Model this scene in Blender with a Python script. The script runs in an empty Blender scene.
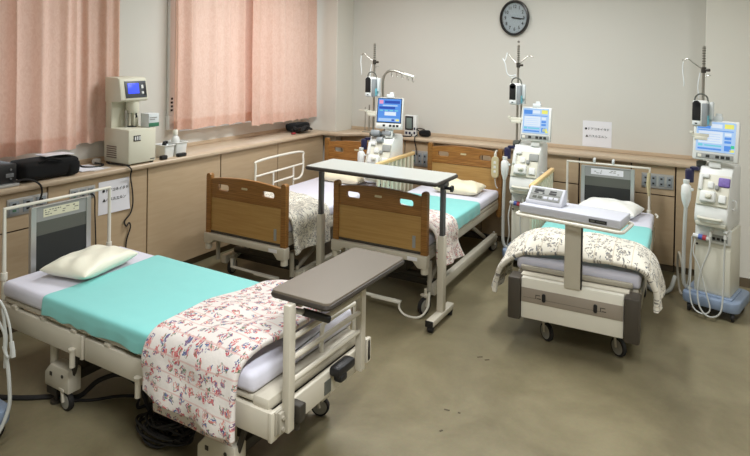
import bpy, bmesh, math, random
from mathutils import Vector, Matrix, Euler, noise
PI = math.pi
R = math.radians
random.seed(7)
scene = bpy.context.scene
COL = scene.collection

# ------------------------------------------------------------------ helpers
def lin(c):
    c /= 255.0
    return c / 12.92 if c <= 0.04045 else ((c + 0.055) / 1.055) ** 2.4
def rgb(r, g, b):
    return (lin(r), lin(g), lin(b), 1.0)

def smooth_path(pts, n=6, closed=False):
    pts = [Vector(p) for p in pts]
    if len(pts) < 3:
        return pts
    out = []
    m = len(pts)
    for i in range(m if closed else m - 1):
        p1, p2 = pts[i], pts[(i + 1) % m]
        p0 = pts[i - 1] if (i > 0 or closed) else p1 + (p1 - p2)
        p3 = pts[(i + 2) % m] if (i + 2 < m or closed) else p2 + (p2 - p1)
        for k in range(n):
            t = k / n
            out.append(0.5 * ((2 * p1) + (p2 - p0) * t + (2 * p0 - 5 * p1 + 4 * p2 - p3) * t * t + (3 * p1 - p0 - 3 * p2 + p3) * t ** 3))
    if not closed:
        out.append(pts[-1])
    return out

class MB:
    """collects shapes and links them as ONE mesh object"""
    def __init__(s):
        s.bm = bmesh.new()
        s.uv = s.bm.loops.layers.uv.new('UVMap')
    def _tag(s, faces, mi):
        for f in faces:
            f.material_index = mi
    def box(s, c, size, bev=0.0, rot=None, mi=0, seg=2):
        r = bmesh.ops.create_cube(s.bm, size=1.0)
        vs = r['verts']
        for v in vs:
            v.co = Vector((v.co.x * size[0], v.co.y * size[1], v.co.z * size[2]))
        if bev > 0:
            es = list({e for v in vs for e in v.link_edges})
            bb = min(bev, 0.49 * min(size))
            q = bmesh.ops.bevel(s.bm, geom=es, offset=bb, segments=seg, profile=0.5, affect='EDGES')
            vs = list({v for f in q['faces'] for v in f.verts} | {v for v in vs if v.is_valid})
        M = Matrix.Translation(Vector(c))
        if rot is not None:
            M = M @ (rot.to_matrix().to_4x4() if isinstance(rot, Euler) else rot.to_4x4())
        bmesh.ops.transform(s.bm, matrix=M, verts=vs)
        s._tag({f for v in vs for f in v.link_faces}, mi)
        return s
    def bx(s, x0, x1, y0, y1, z0, z1, bev=0.0, mi=0):
        return s.box(((x0 + x1) / 2, (y0 + y1) / 2, (z0 + z1) / 2), (abs(x1 - x0), abs(y1 - y0), abs(z1 - z0)), bev, None, mi)
    def tube(s, pts, r, n=10, mi=0, closed=False, sm=0, cap=True):
        pts = smooth_path(pts, sm, closed) if sm else [Vector(p) for p in pts]
        m = len(pts)
        rs = r if isinstance(r, (list, tuple)) else [r] * m
        rings = []
        prev = None
        for i in range(m):
            if closed:
                t = pts[(i + 1) % m] - pts[i - 1]
            elif i == 0:
                t = pts[1] - pts[0]
            elif i == m - 1:
                t = pts[-1] - pts[-2]
            else:
                t = (pts[i + 1] - pts[i]).normalized() + (pts[i] - pts[i - 1]).normalized()
            if t.length < 1e-9:
                t = Vector((0, 0, 1))
            t.normalize()
            if prev is None:
                a = Vector((0, 0, 1)) if abs(t.z) < 0.9 else Vector((1, 0, 0))
                u = t.cross(a).normalized()
            else:
                u = prev - t * prev.dot(t)
                u = u.normalized() if u.length > 1e-6 else t.orthogonal().normalized()
            prev = u
            w = t.cross(u)
            rings.append([s.bm.verts.new(pts[i] + (u * math.cos(2 * PI * k / n) + w * math.sin(2 * PI * k / n)) * rs[i]) for k in range(n)])
        fs = []
        for i in range(m if closed else m - 1):
            A, B = rings[i], rings[(i + 1) % m]
            for k in range(n):
                fs.append(s.bm.faces.new((A[k], A[(k + 1) % n], B[(k + 1) % n], B[k])))
        if cap and not closed:
            fs.append(s.bm.faces.new(rings[0][::-1]))
            fs.append(s.bm.faces.new(rings[-1]))
        s._tag(fs, mi)
        return s
    def cyl(s, p0, p1, r, r2=None, n=16, mi=0):
        return s.tube([p0, p1], [r, r if r2 is None else r2], n, mi)
    def lathe(s, prof, c=(0, 0, 0), axis=(0, 0, 1), n=24, mi=0):
        """prof: list of (radius, height) along axis"""
        q = Vector((0, 0, 1)).rotation_difference(Vector(axis))
        rings = []
        for (r, h) in prof:
            rings.append([s.bm.verts.new(Vector(c) + q @ Vector((max(r, 1e-5) * math.cos(2 * PI * k / n), max(r, 1e-5) * math.sin(2 * PI * k / n), h))) for k in range(n)])
        fs = []
        for A, B in zip(rings, rings[1:]):
            for k in range(n):
                fs.append(s.bm.faces.new((A[k], A[(k + 1) % n], B[(k + 1) % n], B[k])))
        fs.append(s.bm.faces.new(rings[0][::-1]))
        fs.append(s.bm.faces.new(rings[-1]))
        s._tag(fs, mi)
        return s
    def prism(s, poly, o, ex, ey, ez, depth, bev=0.0, mi=0):
        """2-D polygon in the (ex,ey) plane at o, pushed along ez"""
        o, ex, ey, ez = Vector(o), Vector(ex), Vector(ey), Vector(ez)
        a = [s.bm.verts.new(o + ex * p[0] + ey * p[1]) for p in poly]
        b = [s.bm.verts.new(o + ex * p[0] + ey * p[1] + ez * depth) for p in poly]
        n = len(poly)
        fs = [s.bm.faces.new(a[::-1]), s.bm.faces.new(b)]
        for k in range(n):
            fs.append(s.bm.faces.new((a[k], a[(k + 1) % n], b[(k + 1) % n], b[k])))
        bmesh.ops.recalc_face_normals(s.bm, faces=fs)
        s._tag(fs, mi)
        if bev > 0:
            es = list({e for f in fs for e in f.edges})
            q = bmesh.ops.bevel(s.bm, geom=es, offset=bev, segments=2, profile=0.5, affect='EDGES')
            s._tag(q['faces'], mi)
        return s
    def grid(s, fn, nu, nv, uv=None, mi=0):
        V = [[s.bm.verts.new(Vector(fn(i / nu, j / nv))) for j in range(nv + 1)] for i in range(nu + 1)]
        for i in range(nu):
            for j in range(nv):
                f = s.bm.faces.new((V[i][j], V[i + 1][j], V[i + 1][j + 1], V[i][j + 1]))
                f.material_index = mi
                if uv:
                    for l, (a, b) in zip(f.loops, ((i, j), (i + 1, j), (i + 1, j + 1), (i, j + 1))):
                        l[s.uv].uv = uv(a / nu, b / nv)
        return s
    def mesh(s, me, M, mi=0):
        n0 = len(s.bm.verts)
        nf = len(s.bm.faces)
        s.bm.from_mesh(me)
        s.bm.verts.ensure_lookup_table(); s.bm.faces.ensure_lookup_table()
        bmesh.ops.transform(s.bm, matrix=M, verts=s.bm.verts[n0:])
        s._tag(s.bm.faces[nf:], mi)
        bpy.data.meshes.remove(me)
        return s
    def text(s, body, size, M, mi=0, depth=0.0006, align='CENTER', bold=0.0):
        cu = bpy.data.curves.new('lettering', 'FONT')
        cu.body = body; cu.size = size; cu.align_x = align; cu.align_y = 'CENTER'
        cu.extrude = depth; cu.resolution_u = 3; cu.offset = bold
        return s.mesh(curve_mesh(cu), M, mi)
    def plate(s, outlines, depth, M, bev=0.0, mi=0):
        """filled 2-D outlines (first outer, others holes), extruded both ways by depth/2"""
        cu = bpy.data.curves.new('plate', 'CURVE')
        cu.dimensions = '2D'; cu.fill_mode = 'BOTH'; cu.extrude = depth / 2 - bev; cu.bevel_depth = bev; cu.bevel_resolution = 1
        for ol in outlines:
            sp = cu.splines.new('POLY')
            sp.points.add(len(ol) - 1)
            for p, q in zip(sp.points, ol):
                p.co = (q[0], q[1], 0, 1)
            sp.use_cyclic_u = True
        return s.mesh(curve_mesh(cu), M, mi)
    def build(s, name, mats, parent=None, loc=None, rotz=0.0, angle=40, smooth=True, sub=0, solid=0.0):
        bmesh.ops.recalc_face_normals(s.bm, faces=s.bm.faces[:]) if not solid else None
        me = bpy.data.meshes.new(name)
        s.bm.to_mesh(me); s.bm.free()
        if not isinstance(mats, (list, tuple)):
            mats = [mats]
        for m in mats:
            me.materials.append(m)
        if smooth:
            me.polygons.foreach_set('use_smooth', [True] * len(me.polygons))
            me.set_sharp_from_angle(angle=R(angle))
        o = bpy.data.objects.new(name, me)
        COL.objects.link(o)
        if parent is not None:
            o.parent = parent
        if loc is not None:
            o.location = loc; o.rotation_euler = (0, 0, rotz)
        if solid:
            md = o.modifiers.new('thickness', 'SOLIDIFY'); md.thickness = solid; md.offset = 1.0
        if sub:
            md = o.modifiers.new('smooth', 'SUBSURF'); md.levels = sub; md.render_levels = sub
        return o

def curve_mesh(cu):
    ob = bpy.data.objects.new('tmp_curve', cu)
    COL.objects.link(ob)
    dg = bpy.context.evaluated_depsgraph_get()
    me = bpy.data.meshes.new_from_object(ob.evaluated_get(dg))
    bpy.data.objects.remove(ob); bpy.data.curves.remove(cu)
    return me

def rrect(x0, x1, y0, y1, r, n=5):
    out = []
    for cx, cy, a in ((x1 - r, y1 - r, 0), (x0 + r, y1 - r, 90), (x0 + r, y0 + r, 180), (x1 - r, y0 + r, 270)):
        for k in range(n + 1):
            t = R(a + 90 * k / n)
            out.append((cx + r * math.cos(t), cy + r * math.sin(t)))
    return out

def tag(o, label, cat, group=None, kind=None):
    o['label'] = label; o['category'] = cat
    if group: o['group'] = group
    if kind: o['kind'] = kind
    return o
def thing(name, label, cat, loc, rotz=0.0, group=None):
    o = bpy.data.objects.new(name, None)
    COL.objects.link(o)
    o.empty_display_size = 0.1
    o.location = loc; o.rotation_euler = (0, 0, rotz)
    return tag(o, label, cat, group)
def struct(o, label=None):
    o['kind'] = 'structure'
    if label: o['label'] = label
    return o
def recentre(o):
    """moves a single-mesh thing's origin to the middle of its underside"""
    me = o.data
    xs = [v.co for v in me.vertices]
    c = Vector(((min(v.x for v in xs) + max(v.x for v in xs)) / 2, (min(v.y for v in xs) + max(v.y for v in xs)) / 2, min(v.z for v in xs)))
    me.transform(Matrix.Translation(-c))
    o.location = Vector(o.location) + o.rotation_euler.to_matrix() @ c
    return o
XZ = lambda o, s=1: Matrix.Translation(Vector(o)) @ Matrix.Rotation(R(90), 4, 'X')      # local xy -> world xz, facing -y
YZ = lambda o: Matrix.Translation(Vector(o)) @ Matrix.Rotation(R(90), 4, 'Z') @ Matrix.Rotation(R(90), 4, 'X')   # local xy -> world yz, facing +x

# ------------------------------------------------------------------ materials
def newmat(name):
    m = bpy.data.materials.new(name); m.use_nodes = True
    return m, m.node_tree.nodes, m.node_tree.links, m.node_tree.nodes['Principled BSDF']
def plain(name, c, rough=0.5, metal=0.0, spec=0.5, emit=None, es=0.0, coat=0.0, var=0.0, scale=8.0):
    m, N, L, B = newmat(name)
    B.inputs['Base Color'].default_value = c
    B.inputs['Roughness'].default_value = rough
    B.inputs['Metallic'].default_value = metal
    B.inputs['Specular IOR Level'].default_value = spec
    if coat: B.inputs['Coat Weight'].default_value = coat
    if emit:
        B.inputs['Emission Color'].default_value = emit; B.inputs['Emission Strength'].default_value = es
    if var:
        t = N.new('ShaderNodeTexCoord'); n = N.new('ShaderNodeTexNoise'); n.inputs['Scale'].default_value = scale; n.inputs['Detail'].default_value = 5
        mx = N.new('ShaderNodeMix'); mx.data_type = 'RGBA'
        mx.inputs[6].default_value = tuple(x * (1 - var) for x in c[:3]) + (1,)
        mx.inputs[7].default_value = tuple(min(1, x * (1 + var)) for x in c[:3]) + (1,)
        L.new(t.outputs['Object'], n.inputs['Vector']); L.new(n.outputs['Fac'], mx.inputs[0]); L.new(mx.outputs[2], B.inputs['Base Color'])
    return m
def wood(name, dark, light, sc=(1.0, 30.0, 30.0), rough=0.4, rings=0.0):
    m, N, L, B = newmat(name)
    t = N.new('ShaderNodeTexCoord'); mp = N.new('ShaderNodeMapping'); mp.inputs['Scale'].default_value = sc
    n = N.new('ShaderNodeTexNoise'); n.inputs['Scale'].default_value = 2.5; n.inputs['Detail'].default_value = 8; n.inputs['Distortion'].default_value = 0.6
    r = N.new('ShaderNodeValToRGB')
    r.color_ramp.elements[0].position = 0.3; r.color_ramp.elements[0].color = dark
    r.color_ramp.elements[1].position = 0.7; r.color_ramp.elements[1].color = light
    L.new(t.outputs['Object'], mp.inputs['Vector']); L.new(mp.outputs['Vector'], n.inputs['Vector'])
    L.new(n.outputs['Fac'], r.inputs['Fac'])
    out = r.outputs['Color']
    if rings:
        mp2 = N.new('ShaderNodeMapping'); mp2.inputs['Scale'].default_value = (5, 10, 26)
        w = N.new('ShaderNodeTexWave'); w.inputs['Scale'].default_value = 0.9; w.inputs['Distortion'].default_value = 7; w.inputs['Detail'].default_value = 2; w.inputs['Detail Scale'].default_value = 0.7
        w.bands_direction = 'Z'
        mx = N.new('ShaderNodeMix'); mx.data_type = 'RGBA'; mx.blend_type = 'MULTIPLY'; mx.inputs[0].default_value = rings
        L.new(t.outputs['Object'], mp2.inputs['Vector']); L.new(mp2.outputs['Vector'], w.inputs['Vector'])
        L.new(out, mx.inputs[6]); L.new(w.outputs['Color'], mx.inputs[7]); out = mx.outputs[2]
    L.new(out, B.inputs['Base Color'])
    B.inputs['Roughness'].default_value = rough
    return m
def cloth(name, c, var=0.05, rough=0.85, weave=900, bump=0.12, sheen=0.2, crease=0.0):
    m, N, L, B = newmat(name)
    t = N.new('ShaderNodeTexCoord')
    n = N.new('ShaderNodeTexNoise'); n.inputs['Scale'].default_value = 14; n.inputs['Detail'].default_value = 6
    mx = N.new('ShaderNodeMix'); mx.data_type = 'RGBA'
    mx.inputs[6].default_value = tuple(x * (1 - var) for x in c[:3]) + (1,); mx.inputs[7].default_value = tuple(min(1, x * (1 + var)) for x in c[:3]) + (1,)
    b = N.new('ShaderNodeBump'); b.inputs['Strength'].default_value = bump; b.inputs['Distance'].default_value = 0.004
    n2 = N.new('ShaderNodeTexNoise'); n2.inputs['Scale'].default_value = weave / 20; n2.inputs['Detail'].default_value = 3
    L.new(t.outputs['Object'], n.inputs['Vector']); L.new(t.outputs['Object'], n2.inputs['Vector'])
    L.new(n.outputs['Fac'], mx.inputs[0]); L.new(mx.outputs[2], B.inputs['Base Color'])
    L.new(n2.outputs['Fac'], b.inputs['Height']); L.new(b.outputs['Normal'], B.inputs['Normal'])
    B.inputs['Roughness'].default_value = rough; B.inputs['Sheen Weight'].default_value = sheen
    return m
def floral(name, base, cols, thr=0.30, scale=15.0, dot=75.0, line=None, dthr=0.42, lw=0.06, lfreq=11.0, warp=0.045, rnd=0.7):
    """UV pattern in metres: small sprigs (clusters of petals) on a pale ground, thin rows between them"""
    m, N, L, B = newmat(name)
    t = N.new('ShaderNodeTexCoord')
    nz = N.new('ShaderNodeTexNoise'); nz.noise_dimensions = '2D'; nz.inputs['Scale'].default_value = 38; nz.inputs['Detail'].default_value = 2
    vs_ = N.new('ShaderNodeVectorMath'); vs_.operation = 'SUBTRACT'; vs_.inputs[1].default_value = (.5, .5, .5)
    vm_ = N.new('ShaderNodeVectorMath'); vm_.operation = 'SCALE'; vm_.inputs['Scale'].default_value = warp
    va_ = N.new('ShaderNodeVectorMath'); va_.operation = 'ADD'
    L.new(t.outputs['UV'], nz.inputs['Vector']); L.new(nz.outputs['Color'], vs_.inputs[0]); L.new(vs_.outputs[0], vm_.inputs[0])
    L.new(t.outputs['UV'], va_.inputs[0]); L.new(vm_.outputs[0], va_.inputs[1])
    def vor(sc, rnd=1.0):
        v = N.new('ShaderNodeTexVoronoi'); v.voronoi_dimensions = '2D'; v.inputs['Scale'].default_value = sc; v.inputs['Randomness'].default_value = rnd
        L.new(va_.outputs[0], v.inputs['Vector']); return v
    def math_(op, a, b):
        x = N.new('ShaderNodeMath'); x.operation = op
        for i, q in enumerate((a, b)):
            if isinstance(q, (int, float)): x.inputs[i].default_value = q
            else: L.new(q, x.inputs[i])
        return x.outputs[0]
    big = vor(scale, rnd); small = vor(dot, 1.0)
    inside = math_('LESS_THAN', big.outputs['Distance'], thr)
    petal = math_('LESS_THAN', small.outputs['Distance'], dthr)
    mask = math_('MULTIPLY', inside, petal)
    sep = N.new('ShaderNodeSeparateColor'); L.new(small.outputs['Color'], sep.inputs[0])
    ramp = N.new('ShaderNodeValToRGB'); ramp.color_ramp.interpolation = 'CONSTANT'
    els = ramp.color_ramp.elements
    while len(els) < len(cols): els.new(0.5)
    for i, c in enumerate(cols):
        els[i].position = i / len(cols); els[i].color = c
    L.new(sep.outputs[0], ramp.inputs['Fac'])
    mx = N.new('ShaderNodeMix'); mx.data_type = 'RGBA'; mx.inputs[6].default_value = base
    L.new(mask, mx.inputs[0]); L.new(ramp.outputs['Color'], mx.inputs[7])
    out = mx.outputs[2]
    if line:
        sx = N.new('ShaderNodeSeparateXYZ'); L.new(t.outputs['UV'], sx.inputs[0])
        fr = math_('FRACT', math_('MULTIPLY', sx.outputs[0], lfreq), 0.0)
        lm = math_('MULTIPLY', math_('LESS_THAN', fr, lw), 0.75)
        m2 = N.new('ShaderNodeMix'); m2.data_type = 'RGBA'; L.new(lm, m2.inputs[0]); L.new(out, m2.inputs[6]); m2.inputs[7].default_value = line
        out = m2.outputs[2]
    L.new(out, B.inputs['Base Color'])
    n2 = N.new('ShaderNodeTexNoise'); n2.inputs['Scale'].default_value = 22; n2.inputs['Detail'].default_value = 4
    b = N.new('ShaderNodeBump'); b.inputs['Strength'].default_value = 0.35; b.inputs['Distance'].default_value = 0.012
    L.new(t.outputs['Object'], n2.inputs['Vector']); L.new(n2.outputs['Fac'], b.inputs['Height']); L.new(b.outputs['Normal'], B.inputs['Normal'])
    B.inputs['Roughness'].default_value = 0.85; B.inputs['Sheen Weight'].default_value = 0.15
    return m

def floor_mat():
    m, N, L, B = newmat('vinyl_floor')
    t = N.new('ShaderNodeTexCoord')
    n = N.new('ShaderNodeTexNoise'); n.inputs['Scale'].default_value = 1.6; n.inputs['Detail'].default_value = 9; n.inputs['Roughness'].default_value = 0.66; n.inputs['Distortion'].default_value = 0.4
    n2 = N.new('ShaderNodeTexNoise'); n2.inputs['Scale'].default_value = 60; n2.inputs['Detail'].default_value = 3
    r = N.new('ShaderNodeValToRGB')
    r.color_ramp.elements[0].position = 0.33; r.color_ramp.elements[0].color = rgb(109, 100, 76)
    r.color_ramp.elements[1].position = 0.66; r.color_ramp.elements[1].color = rgb(138, 129, 102)
    mx = N.new('ShaderNodeMix'); mx.data_type = 'RGBA'; mx.blend_type = 'MULTIPLY'; mx.inputs[0].default_value = 0.18
    L.new(t.outputs['Object'], n.inputs['Vector']); L.new(t.outputs['Object'], n2.inputs['Vector'])
    L.new(n.outputs['Fac'], r.inputs['Fac']); L.new(r.outputs['Color'], mx.inputs[6]); L.new(n2.outputs['Color'], mx.inputs[7])
    L.new(mx.outputs[2], B.inputs['Base Color'])
    rr = N.new('ShaderNodeMapRange'); rr.inputs['To Min'].default_value = 0.28; rr.inputs['To Max'].default_value = 0.5
    L.new(n.outputs['Fac'], rr.inputs['Value']); L.new(rr.outputs['Result'], B.inputs['Roughness'])
    return m
def wall_mat(name, c):
    m, N, L, B = newmat(name)
    B.inputs['Base Color'].default_value = c; B.inputs['Roughness'].default_value = 0.9; B.inputs['Specular IOR Level'].default_value = 0.2
    t = N.new('ShaderNodeTexCoord'); n = N.new('ShaderNodeTexNoise'); n.inputs['Scale'].default_value = 160; n.inputs['Detail'].default_value = 2
    b = N.new('ShaderNodeBump'); b.inputs['Strength'].default_value = 0.1; b.inputs['Distance'].default_value = 0.002
    L.new(t.outputs['Object'], n.inputs['Vector']); L.new(n.outputs['Fac'], b.inputs['Height']); L.new(b.outputs['Normal'], B.inputs['Normal'])
    return m
def curtain_mat():
    m, N, L, B = newmat('pink_jacquard_curtain')
    t = N.new('ShaderNodeTexCoord')
    mp = N.new('ShaderNodeMapping'); mp.inputs['Scale'].default_value = (1, 1, 0.55)
    n = N.new('ShaderNodeTexNoise'); n.inputs['Scale'].default_value = 42; n.inputs['Detail'].default_value = 3; n.inputs['Distortion'].default_value = 1.6
    r = N.new('ShaderNodeValToRGB')
    r.color_ramp.elements[0].position = 0.38; r.color_ramp.elements[0].color = rgb(224, 190, 172)
    r.color_ramp.elements[1].position = 0.60; r.color_ramp.elements[1].color = rgb(234, 205, 190)
    L.new(t.outputs['Object'], mp.inputs['Vector']); L.new(mp.outputs['Vector'], n.inputs['Vector']); L.new(n.outputs['Fac'], r.inputs['Fac'])
    L.new(r.outputs['Color'], B.inputs['Base Color'])
    B.inputs['Roughness'].default_value = 0.7; B.inputs['Sheen Weight'].default_value = 0.3
    tr = N.new('ShaderNodeBsdfTranslucent'); tr.inputs['Color'].default_value = rgb(244, 200, 180)
    ms = N.new('ShaderNodeMixShader'); ms.inputs[0].default_value = 0.30
    L.new(B.outputs[0], ms.inputs[1]); L.new(tr.outputs[0], ms.inputs[2]); L.new(ms.outputs[0], N['Material Output'].inputs['Surface'])
    return m
def glass_mat(name, tint=(0.95, 0.97, 0.97, 1), fac=0.08):
    m, N, L, B = newmat(name)
    tr = N.new('ShaderNodeBsdfTransparent'); tr.inputs['Color'].default_value = tint
    gl = N.new('ShaderNodeBsdfGlossy'); gl.inputs['Roughness'].default_value = 0.03
    ms = N.new('ShaderNodeMixShader'); ms.inputs[0].default_value = fac
    L.new(tr.outputs[0], ms.inputs[1]); L.new(gl.outputs[0], ms.inputs[2]); L.new(ms.outputs[0], N['Material Output'].inputs['Surface'])
    return m

WALL = wall_mat('wallpaper', rgb(205, 203, 196))
WALLP = wall_mat('pillar_wallpaper', rgb(216, 213, 204))
CEIL = wall_mat('ceiling_board', rgb(225, 224, 218))
FLOOR = floor_mat()
CAB = wood('beige_laminate', rgb(180, 157, 127), rgb(187, 165, 135), (1.5, 1.5, 14), 0.45)
CTR = wood('worktop_laminate', rgb(186, 165, 140), rgb(195, 176, 151), (6, 6, 30), 0.35)
SKIRT = plain('skirting', rgb(96, 84, 66), 0.6)
GAP = plain('shadow_gap', rgb(60, 45, 32), 0.8)
CURT = curtain_mat()
GLASS = glass_mat('pane_glass')
ALU = plain('aluminium', rgb(190, 190, 188), 0.35, 0.6)
STEEL = plain('steel', rgb(170, 168, 160), 0.28, 0.85)
CREAM = plain('cream_enamel', rgb(196, 190, 175), 0.4, var=0.04)
CREAMD = plain('grey_enamel', rgb(160, 154, 140), 0.45)
WHITE = plain('white_enamel', rgb(225, 222, 210), 0.35)
PLAST = plain('white_plastic', rgb(222, 224, 222), 0.35)
PLASTW = plain('cream_plastic', rgb(214, 212, 198), 0.4)
PLASTG = plain('grey_plastic', rgb(140, 146, 150), 0.4)
BLACK = plain('black_plastic', rgb(22, 22, 24), 0.45)
BLACKF = cloth('black_fabric', rgb(10, 10, 12), 0.1, 0.95, sheen=0.0)
RUBBER = plain('black_rubber', rgb(28, 26, 26), 0.7)
WHEEL = plain('grey_wheel', rgb(150, 148, 140), 0.5)
DARKM = plain('dark_metal', rgb(58, 54, 48), 0.5, 0.3)
DARKP = plain('dark_brown_plastic', rgb(66, 60, 52), 0.5)
BLUEB = plain('blue_grey_plastic', rgb(132, 148, 172), 0.4)
SHEET = cloth('white_sheet', rgb(214, 214, 228), 0.02)
TEAL = cloth('turquoise_sheet', rgb(126, 202, 199), 0.03, 0.7)
SATIN = cloth('satin_pillow', rgb(232, 230, 212), 0.02, 0.45, bump=0.05)
CREAMC = cloth('cream_cotton', rgb(236, 228, 200), 0.02)
TOWEL = cloth('white_towel', rgb(235, 235, 230), 0.02, bump=0.3)
WOODR = wood('orange_beech', rgb(138, 95, 44), rgb(164, 117, 62), (2.0, 20, 26), 0.35, rings=0.25)
WOODH = wood('grained_headboard', rgb(150, 98, 44), rgb(186, 132, 68), (2.0, 20, 30), 0.35, rings=0.5)
WOODP = wood('board_laminate', rgb(168, 130, 74), rgb(184, 148, 90), (1.5, 18, 30), 0.4)
WOODL = wood('pale_handrail', rgb(214, 178, 122), rgb(226, 194, 140), (20, 2, 20), 0.4)
SLAT = plain('ivory_slat', rgb(214, 208, 186), 0.45)
TOPG = plain('taupe_tabletop', rgb(106, 97, 85), 0.45, var=0.06, scale=3)
TOPW = plain('lit_pale_tabletop', rgb(178, 181, 176), 0.32, var=0.02)  # far top's glossy reflection of the lighting is put into this paler base
EDGE = plain('dark_edge_band', rgb(52, 46, 40), 0.5)
POSTG = plain('grey_column', rgb(96, 98, 100), 0.35, 0.5)
SCALEG = plain('lilac_grey_plastic', rgb(196, 198, 208), 0.4)
PAPER = plain('paper', rgb(226, 226, 232), 0.8)
INK = plain('black_ink', rgb(30, 30, 34), 0.8)
INKG = plain('grey_ink', rgb(120, 118, 112), 0.8)
LABELC = plain('label_stock', rgb(214, 212, 188), 0.6)
DEV = plain('ivory_device', rgb(216, 214, 196), 0.45)
SCRB = plain('blue_screen', rgb(40, 60, 200), 0.3, emit=rgb(70, 90, 245), es=1.0)
def glow(name, c, e=1.0):
    return plain(name, tuple(x * 0.1 for x in c[:3]) + (1,), 0.3, emit=c, es=e)
SC = [glow('screen_pale', rgb(176, 208, 246), 1.0), glow('screen_blue', rgb(92, 150, 232), 1.0), glow('screen_white', rgb(226, 238, 252), 1.0), glow('screen_yellow', rgb(240, 236, 120), 1.0),
      glow('screen_green', rgb(70, 205, 150), 1.0), glow('screen_cyan', rgb(120, 208, 226), 1.0), glow('screen_navy', rgb(50, 84, 180), 1.0), glow('screen_pink', rgb(236, 160, 200), 1.0)]
RED = plain('red_coupler', rgb(176, 60, 72), 0.4)
BLUE = plain('blue_coupler', rgb(74, 98, 172), 0.4)
PURP = plain('violet_label', rgb(120, 100, 170), 0.5, var=0.4, scale=60)
NAVY = plain('navy_bottle', rgb(34, 34, 66), 0.3)
TUBEM = plain('clear_tubing', rgb(186, 188, 184), 0.3)
CLEAR = plain('milky_plastic', rgb(214, 220, 222), 0.25)
TEALP = plain('cyan_trim', rgb(110, 190, 205), 0.4)
GREYD = plain('dark_grey_panel', rgb(52, 54, 53), 0.6, spec=0.2)
GREYM = plain('mid_grey_panel', rgb(94, 96, 90), 0.6, spec=0.2)
GREYL = plain('light_grey_panel', rgb(150, 152, 150), 0.6, spec=0.2)
BRASS = plain('brown_outlet', rgb(120, 104, 76), 0.5)
GRN = plain('green_outlet', rgb(70, 112, 84), 0.4)
YEL = plain('amber_plastic', rgb(200, 188, 150), 0.4)
PKBROWN = plain('taupe_band', rgb(150, 140, 128), 0.45)
SILV = plain('clock_face', rgb(205, 210, 218), 0.5)
DUV_RED = floral('red_sprig_quilt', rgb(214, 208, 203), [rgb(176, 70, 80), rgb(196, 110, 110), rgb(84, 100, 140), rgb(100, 120, 96), rgb(204, 150, 140), rgb(120, 90, 120)], thr=0.36, scale=22, dot=120, dthr=0.52, line=rgb(204, 166, 160), lfreq=14, lw=.08)
DUV_RED2 = floral('rose_sprig_quilt', rgb(224, 216, 208), [rgb(170, 74, 80), rgb(190, 110, 108), rgb(100, 110, 136), rgb(116, 124, 104)], thr=0.42, scale=20, dot=120, line=rgb(206, 176, 168))
DUV_GREY = floral('grey_leaf_quilt', rgb(222, 218, 204), [rgb(120, 120, 118), rgb(150, 146, 140), rgb(104, 108, 112), rgb(168, 160, 140)], thr=0.55, scale=20, dot=100, dthr=0.40)
DUV_GREY2 = floral('grey_bear_quilt', rgb(224, 219, 206), [rgb(130, 126, 120), rgb(150, 144, 134), rgb(110, 112, 116)], thr=0.42, scale=17, dot=60, dthr=0.40, line=rgb(196, 186, 166), lfreq=9)

# ------------------------------------------------------------------ room shell
XW, YW, HC = -4.40, 6.15, 3.05         # left wall, back wall, ceiling
XCF, YCF = -4.03, 5.91                 # cabinet fronts
ZC = 0.985                             # worktop height
XE, YS = 2.4, -1.2                     # right and near walls (behind the camera)
o = MB().bx(XW - .2, XE + .1, YS - .1, YW + .1, -0.1, 0.0).build('floor', FLOOR, smooth=False); struct(o)
o = MB().bx(XW - .2, XE + .1, YS - .1, YW + .1, HC, HC + 0.1).build('ceiling', CEIL, smooth=False); struct(o)
o = MB().bx(XW - .2, XE + .1, YW, YW + .1, 0, HC).build('wall_back', WALL, smooth=False); struct(o)
o = MB().bx(XE, XE + .1, YS - .1, YW, 0, HC).build('wall_right', WALL, smooth=False); struct(o)
o = MB().bx(XW - .2, XE + .1, YS - .1, YS, 0, HC).build('wall_front', WALL, smooth=False); struct(o)
# left wall with two window openings
WIN = [(1.35, 2.92, 1.14, 2.62), (3.92, 5.62, 1.14, 2.62)]
mb = MB()
mb.bx(XW - .2, XW, YS - .1, YW + .1, 0, 1.14); mb.bx(XW - .2, XW, YS - .1, YW + .1, 2.62, HC)
ys = [YS - .1, 1.35, 2.92, 3.92, 5.62, YW + .1]
for a, b in ((0, 1), (2, 3), (4, 5)):
    mb.bx(XW - .2, XW, ys[a], ys[b], 1.14, 2.62)
struct(mb.build('wall_left', WALL, smooth=False))
for i, (y0, y1, z0, z1) in enumerate(WIN):
    mb = MB()
    for (a, b, c, d) in ((y0, y1, z0, z0 + .04), (y0, y1, z1 - .04, z1), (y0, y0 + .04, z0 + .04, z1 - .04), (y1 - .04, y1, z0 + .04, z1 - .04), ((y0 + y1) / 2 - .02, (y0 + y1) / 2 + .02, z0 + .04, z1 - .04)):
        mb.bx(XW - .14, XW - .10, a, b, c, d)
    w = struct(mb.build('window_%d' % (i + 1), ALU, smooth=False))
    MB().bx(XW - .123, XW - .117, y0 + .04, y1 - .04, z0 + .04, z1 - .04).build('window_pane', GLASS, w, smooth=False)
# corner column at the back left and the wide one at the right
struct(MB().bx(XW, -3.90, 5.80, YW, 0, HC, 0.004).build('wall_corner_pillar', WALLP, smooth=False))
struct(MB().bx(-0.148, XE, 5.89, YW, 0, HC, 0.004).build('wall_right_pillar', WALLP, smooth=False))
struct(MB().bx(-0.148, XE, 5.878, 5.89, 0, 0.075).build('baseboard_right', SKIRT, smooth=False))
struct(MB().bx(XW, -3.90, 5.795, 5.80, 0, 0.06).build('baseboard_corner', SKIRT, smooth=False))

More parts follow.
